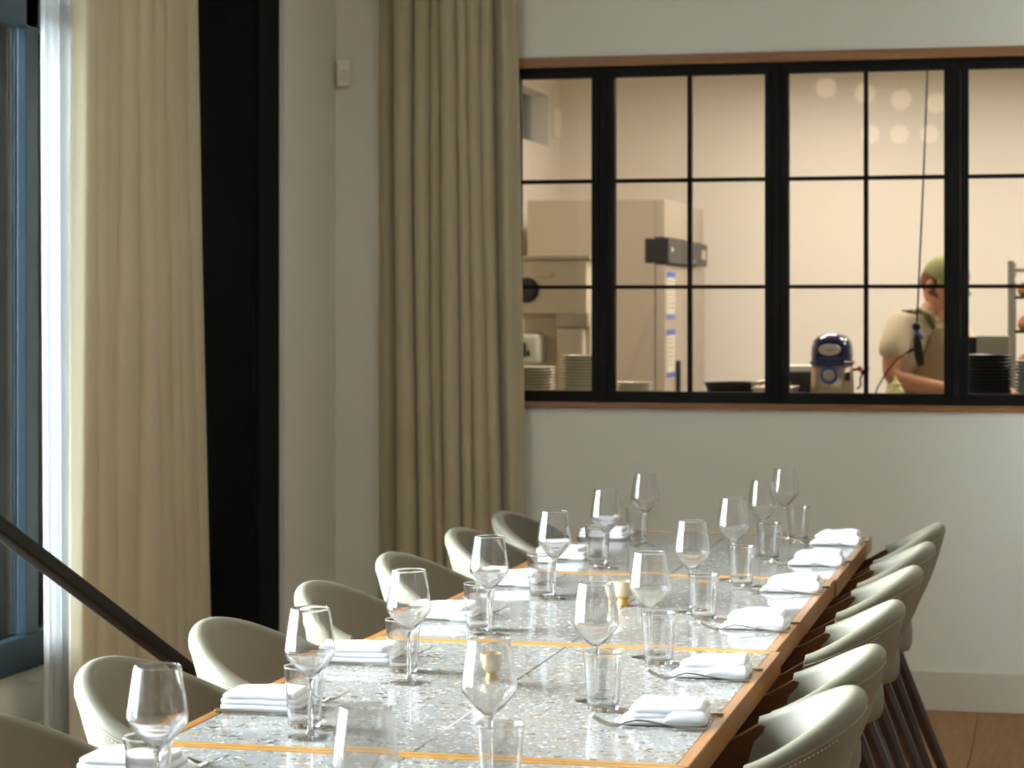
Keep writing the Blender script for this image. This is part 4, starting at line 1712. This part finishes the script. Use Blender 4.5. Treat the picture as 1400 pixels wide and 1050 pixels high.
TV = [(0, 0.10, 0.95), (0.09, 0.10, 0.88), (0.10, 0.08, 0.50), (0.10, 0.12, 0.12), (-0.09, 0.10, 0.88), (-0.10, 0.08, 0.50), (-0.10, 0.12, 0.12)]
skin_mesh('trousers', TV, [(0, 1), (1, 2), (2, 3), (0, 4), (4, 5), (5, 6)], [(0.15, 0.11), 0.095, 0.07, 0.06, 0.095, 0.07, 0.06], M['trouser'], ck)
for s in (-1, 1):
    bm = new_bm()
    loft(bm, [(0.045, 0.125, 0.6, 0.0, s * 0.10, 0.04), (0.046, 0.127, 0.6, 0.03, s * 0.10, 0.04), (0.043, 0.10, 0.7, 0.065, s * 0.10, 0.06), (0.04, 0.05, 0.9, 0.10, s * 0.10, 0.11)])
    obj('shoe', bm, M['dark'], ck, smooth=True)
bm = new_bm()
NA = 20
rows = []
for (z_, hw, yc, rad) in ((1.40, 0.075, -0.005, 0.108), (1.33, 0.10, 0.01, 0.122), (1.27, 0.135, 0.025, 0.134), (1.18, 0.165, 0.05, 0.13), (1.08, 0.175, 0.07, 0.128), (0.95, 0.18, 0.09, 0.135), (0.75, 0.185, 0.08, 0.14), (0.55, 0.19, 0.07, 0.15)):
    row = []
    for i in range(NA + 1):
        u = -1 + 2 * i / NA
        a = u * hw / 0.17
        row.append(bm.verts.new((0.172 * math.sin(a), yc - rad * math.cos(a * 0.95), z_)))
    rows.append(row)
for a, b_ in zip(rows, rows[1:]):
    for i in range(NA):
        bm.faces.new((a[i], a[i + 1], b_[i + 1], b_[i]))
ap = obj('apron', bm, M['apron'], ck, smooth=True)
ap.modifiers.new('t', 'SOLIDIFY').thickness = 0.004
bm = new_bm()
for s in (-1, 1):
    pts = [Vector((s * 0.072, -0.105, 1.40)), Vector((s * 0.085, -0.085, 1.45)), Vector((s * 0.085, -0.03, 1.478)), Vector((s * 0.08, 0.0, 1.455)), Vector((s * 0.07, 0.04, 1.41))]
    tube(bm, pts, 0.012, 8)
obj('apron_strap', bm, M['strap'], ap, smooth=True)

# ------------------------------------------------------------------ lamps
# kitchen ceiling panels
def ceil_panel(x_, y_, label):
    t = thing('ceiling_light', label, 'ceiling light', (x_, y_, 2.80), group='kitchen ceiling lights')
    bm = new_bm()
    bx(bm, -0.31, 0.31, -0.31, 0.31, 0.0, 0.06, 0.004)
    obj('housing', bm, M['plastic_white'], t)
    bm = new_bm()
    bx(bm, -0.29, 0.29, -0.29, 0.29, -0.006, 0.0)
    obj('diffuser', bm, M['panel_light'], t)
    l = area_light('kitchen_lamp', (x_, y_, 2.79), 0.58, 0.58, 18, (1.0, 0.92, 0.84), (0, 0, -1))
    return t


for x_, y_, lb in ((-1.5, 10.2, 'front row, left'), (0.0, 10.2, 'front row, middle'), (1.4, 10.2, 'front row, right'), (-1.2, 11.8, 'back row, left'), (0.6, 11.8, 'back row, right')):
    ceil_panel(x_, y_, 'square ceiling light in the kitchen, ' + lb)

# globe pendants in the dining room behind the camera; seen as soft reflections in the kitchen window
def pendant(x_, y_, z_, lb):
    t = thing('globe_pendant', 'round glowing pendant lamp mirrored in the kitchen window, ' + lb, 'pendant lamp', (x_, y_, z_), group='globe pendants mirrored in the window')
    bm = new_bm()
    bmesh.ops.create_uvsphere(bm, u_segments=28, v_segments=18, radius=0.075)
    obj('globe', bm, M['lampglobe'], t, smooth=True)
    bm = new_bm()
    tube(bm, [(0, 0, 0.072), (0, 0, 3.35 - z_)], 0.004, 8)
    obj('cord', bm, M['dark'], t)
    bm = new_bm()
    lathe(bm, [(0, 0.07), (0.02, 0.07), (0.02, 0.10), (0, 0.102)], 16)
    obj('cap', bm, M['dark'], t)
    return t


for x_, y_, z_, lb in ((-1.625, 0.6, 3.08, 'upper row, leftmost'), (-1.362, 0.4, 3.05, 'upper row, second from left'), (-1.116, 0.2, 3.02, 'upper row, third from left'), (-0.867, 0.1, 2.996, 'upper row, rightmost'),
                       (-1.466, -1.4, 2.89, 'lower row, left'), (-1.239, -1.5, 2.893, 'lower row, middle'), (-1.005, -1.6, 2.896, 'lower row, right')):
    pendant(x_, y_, z_, lb)
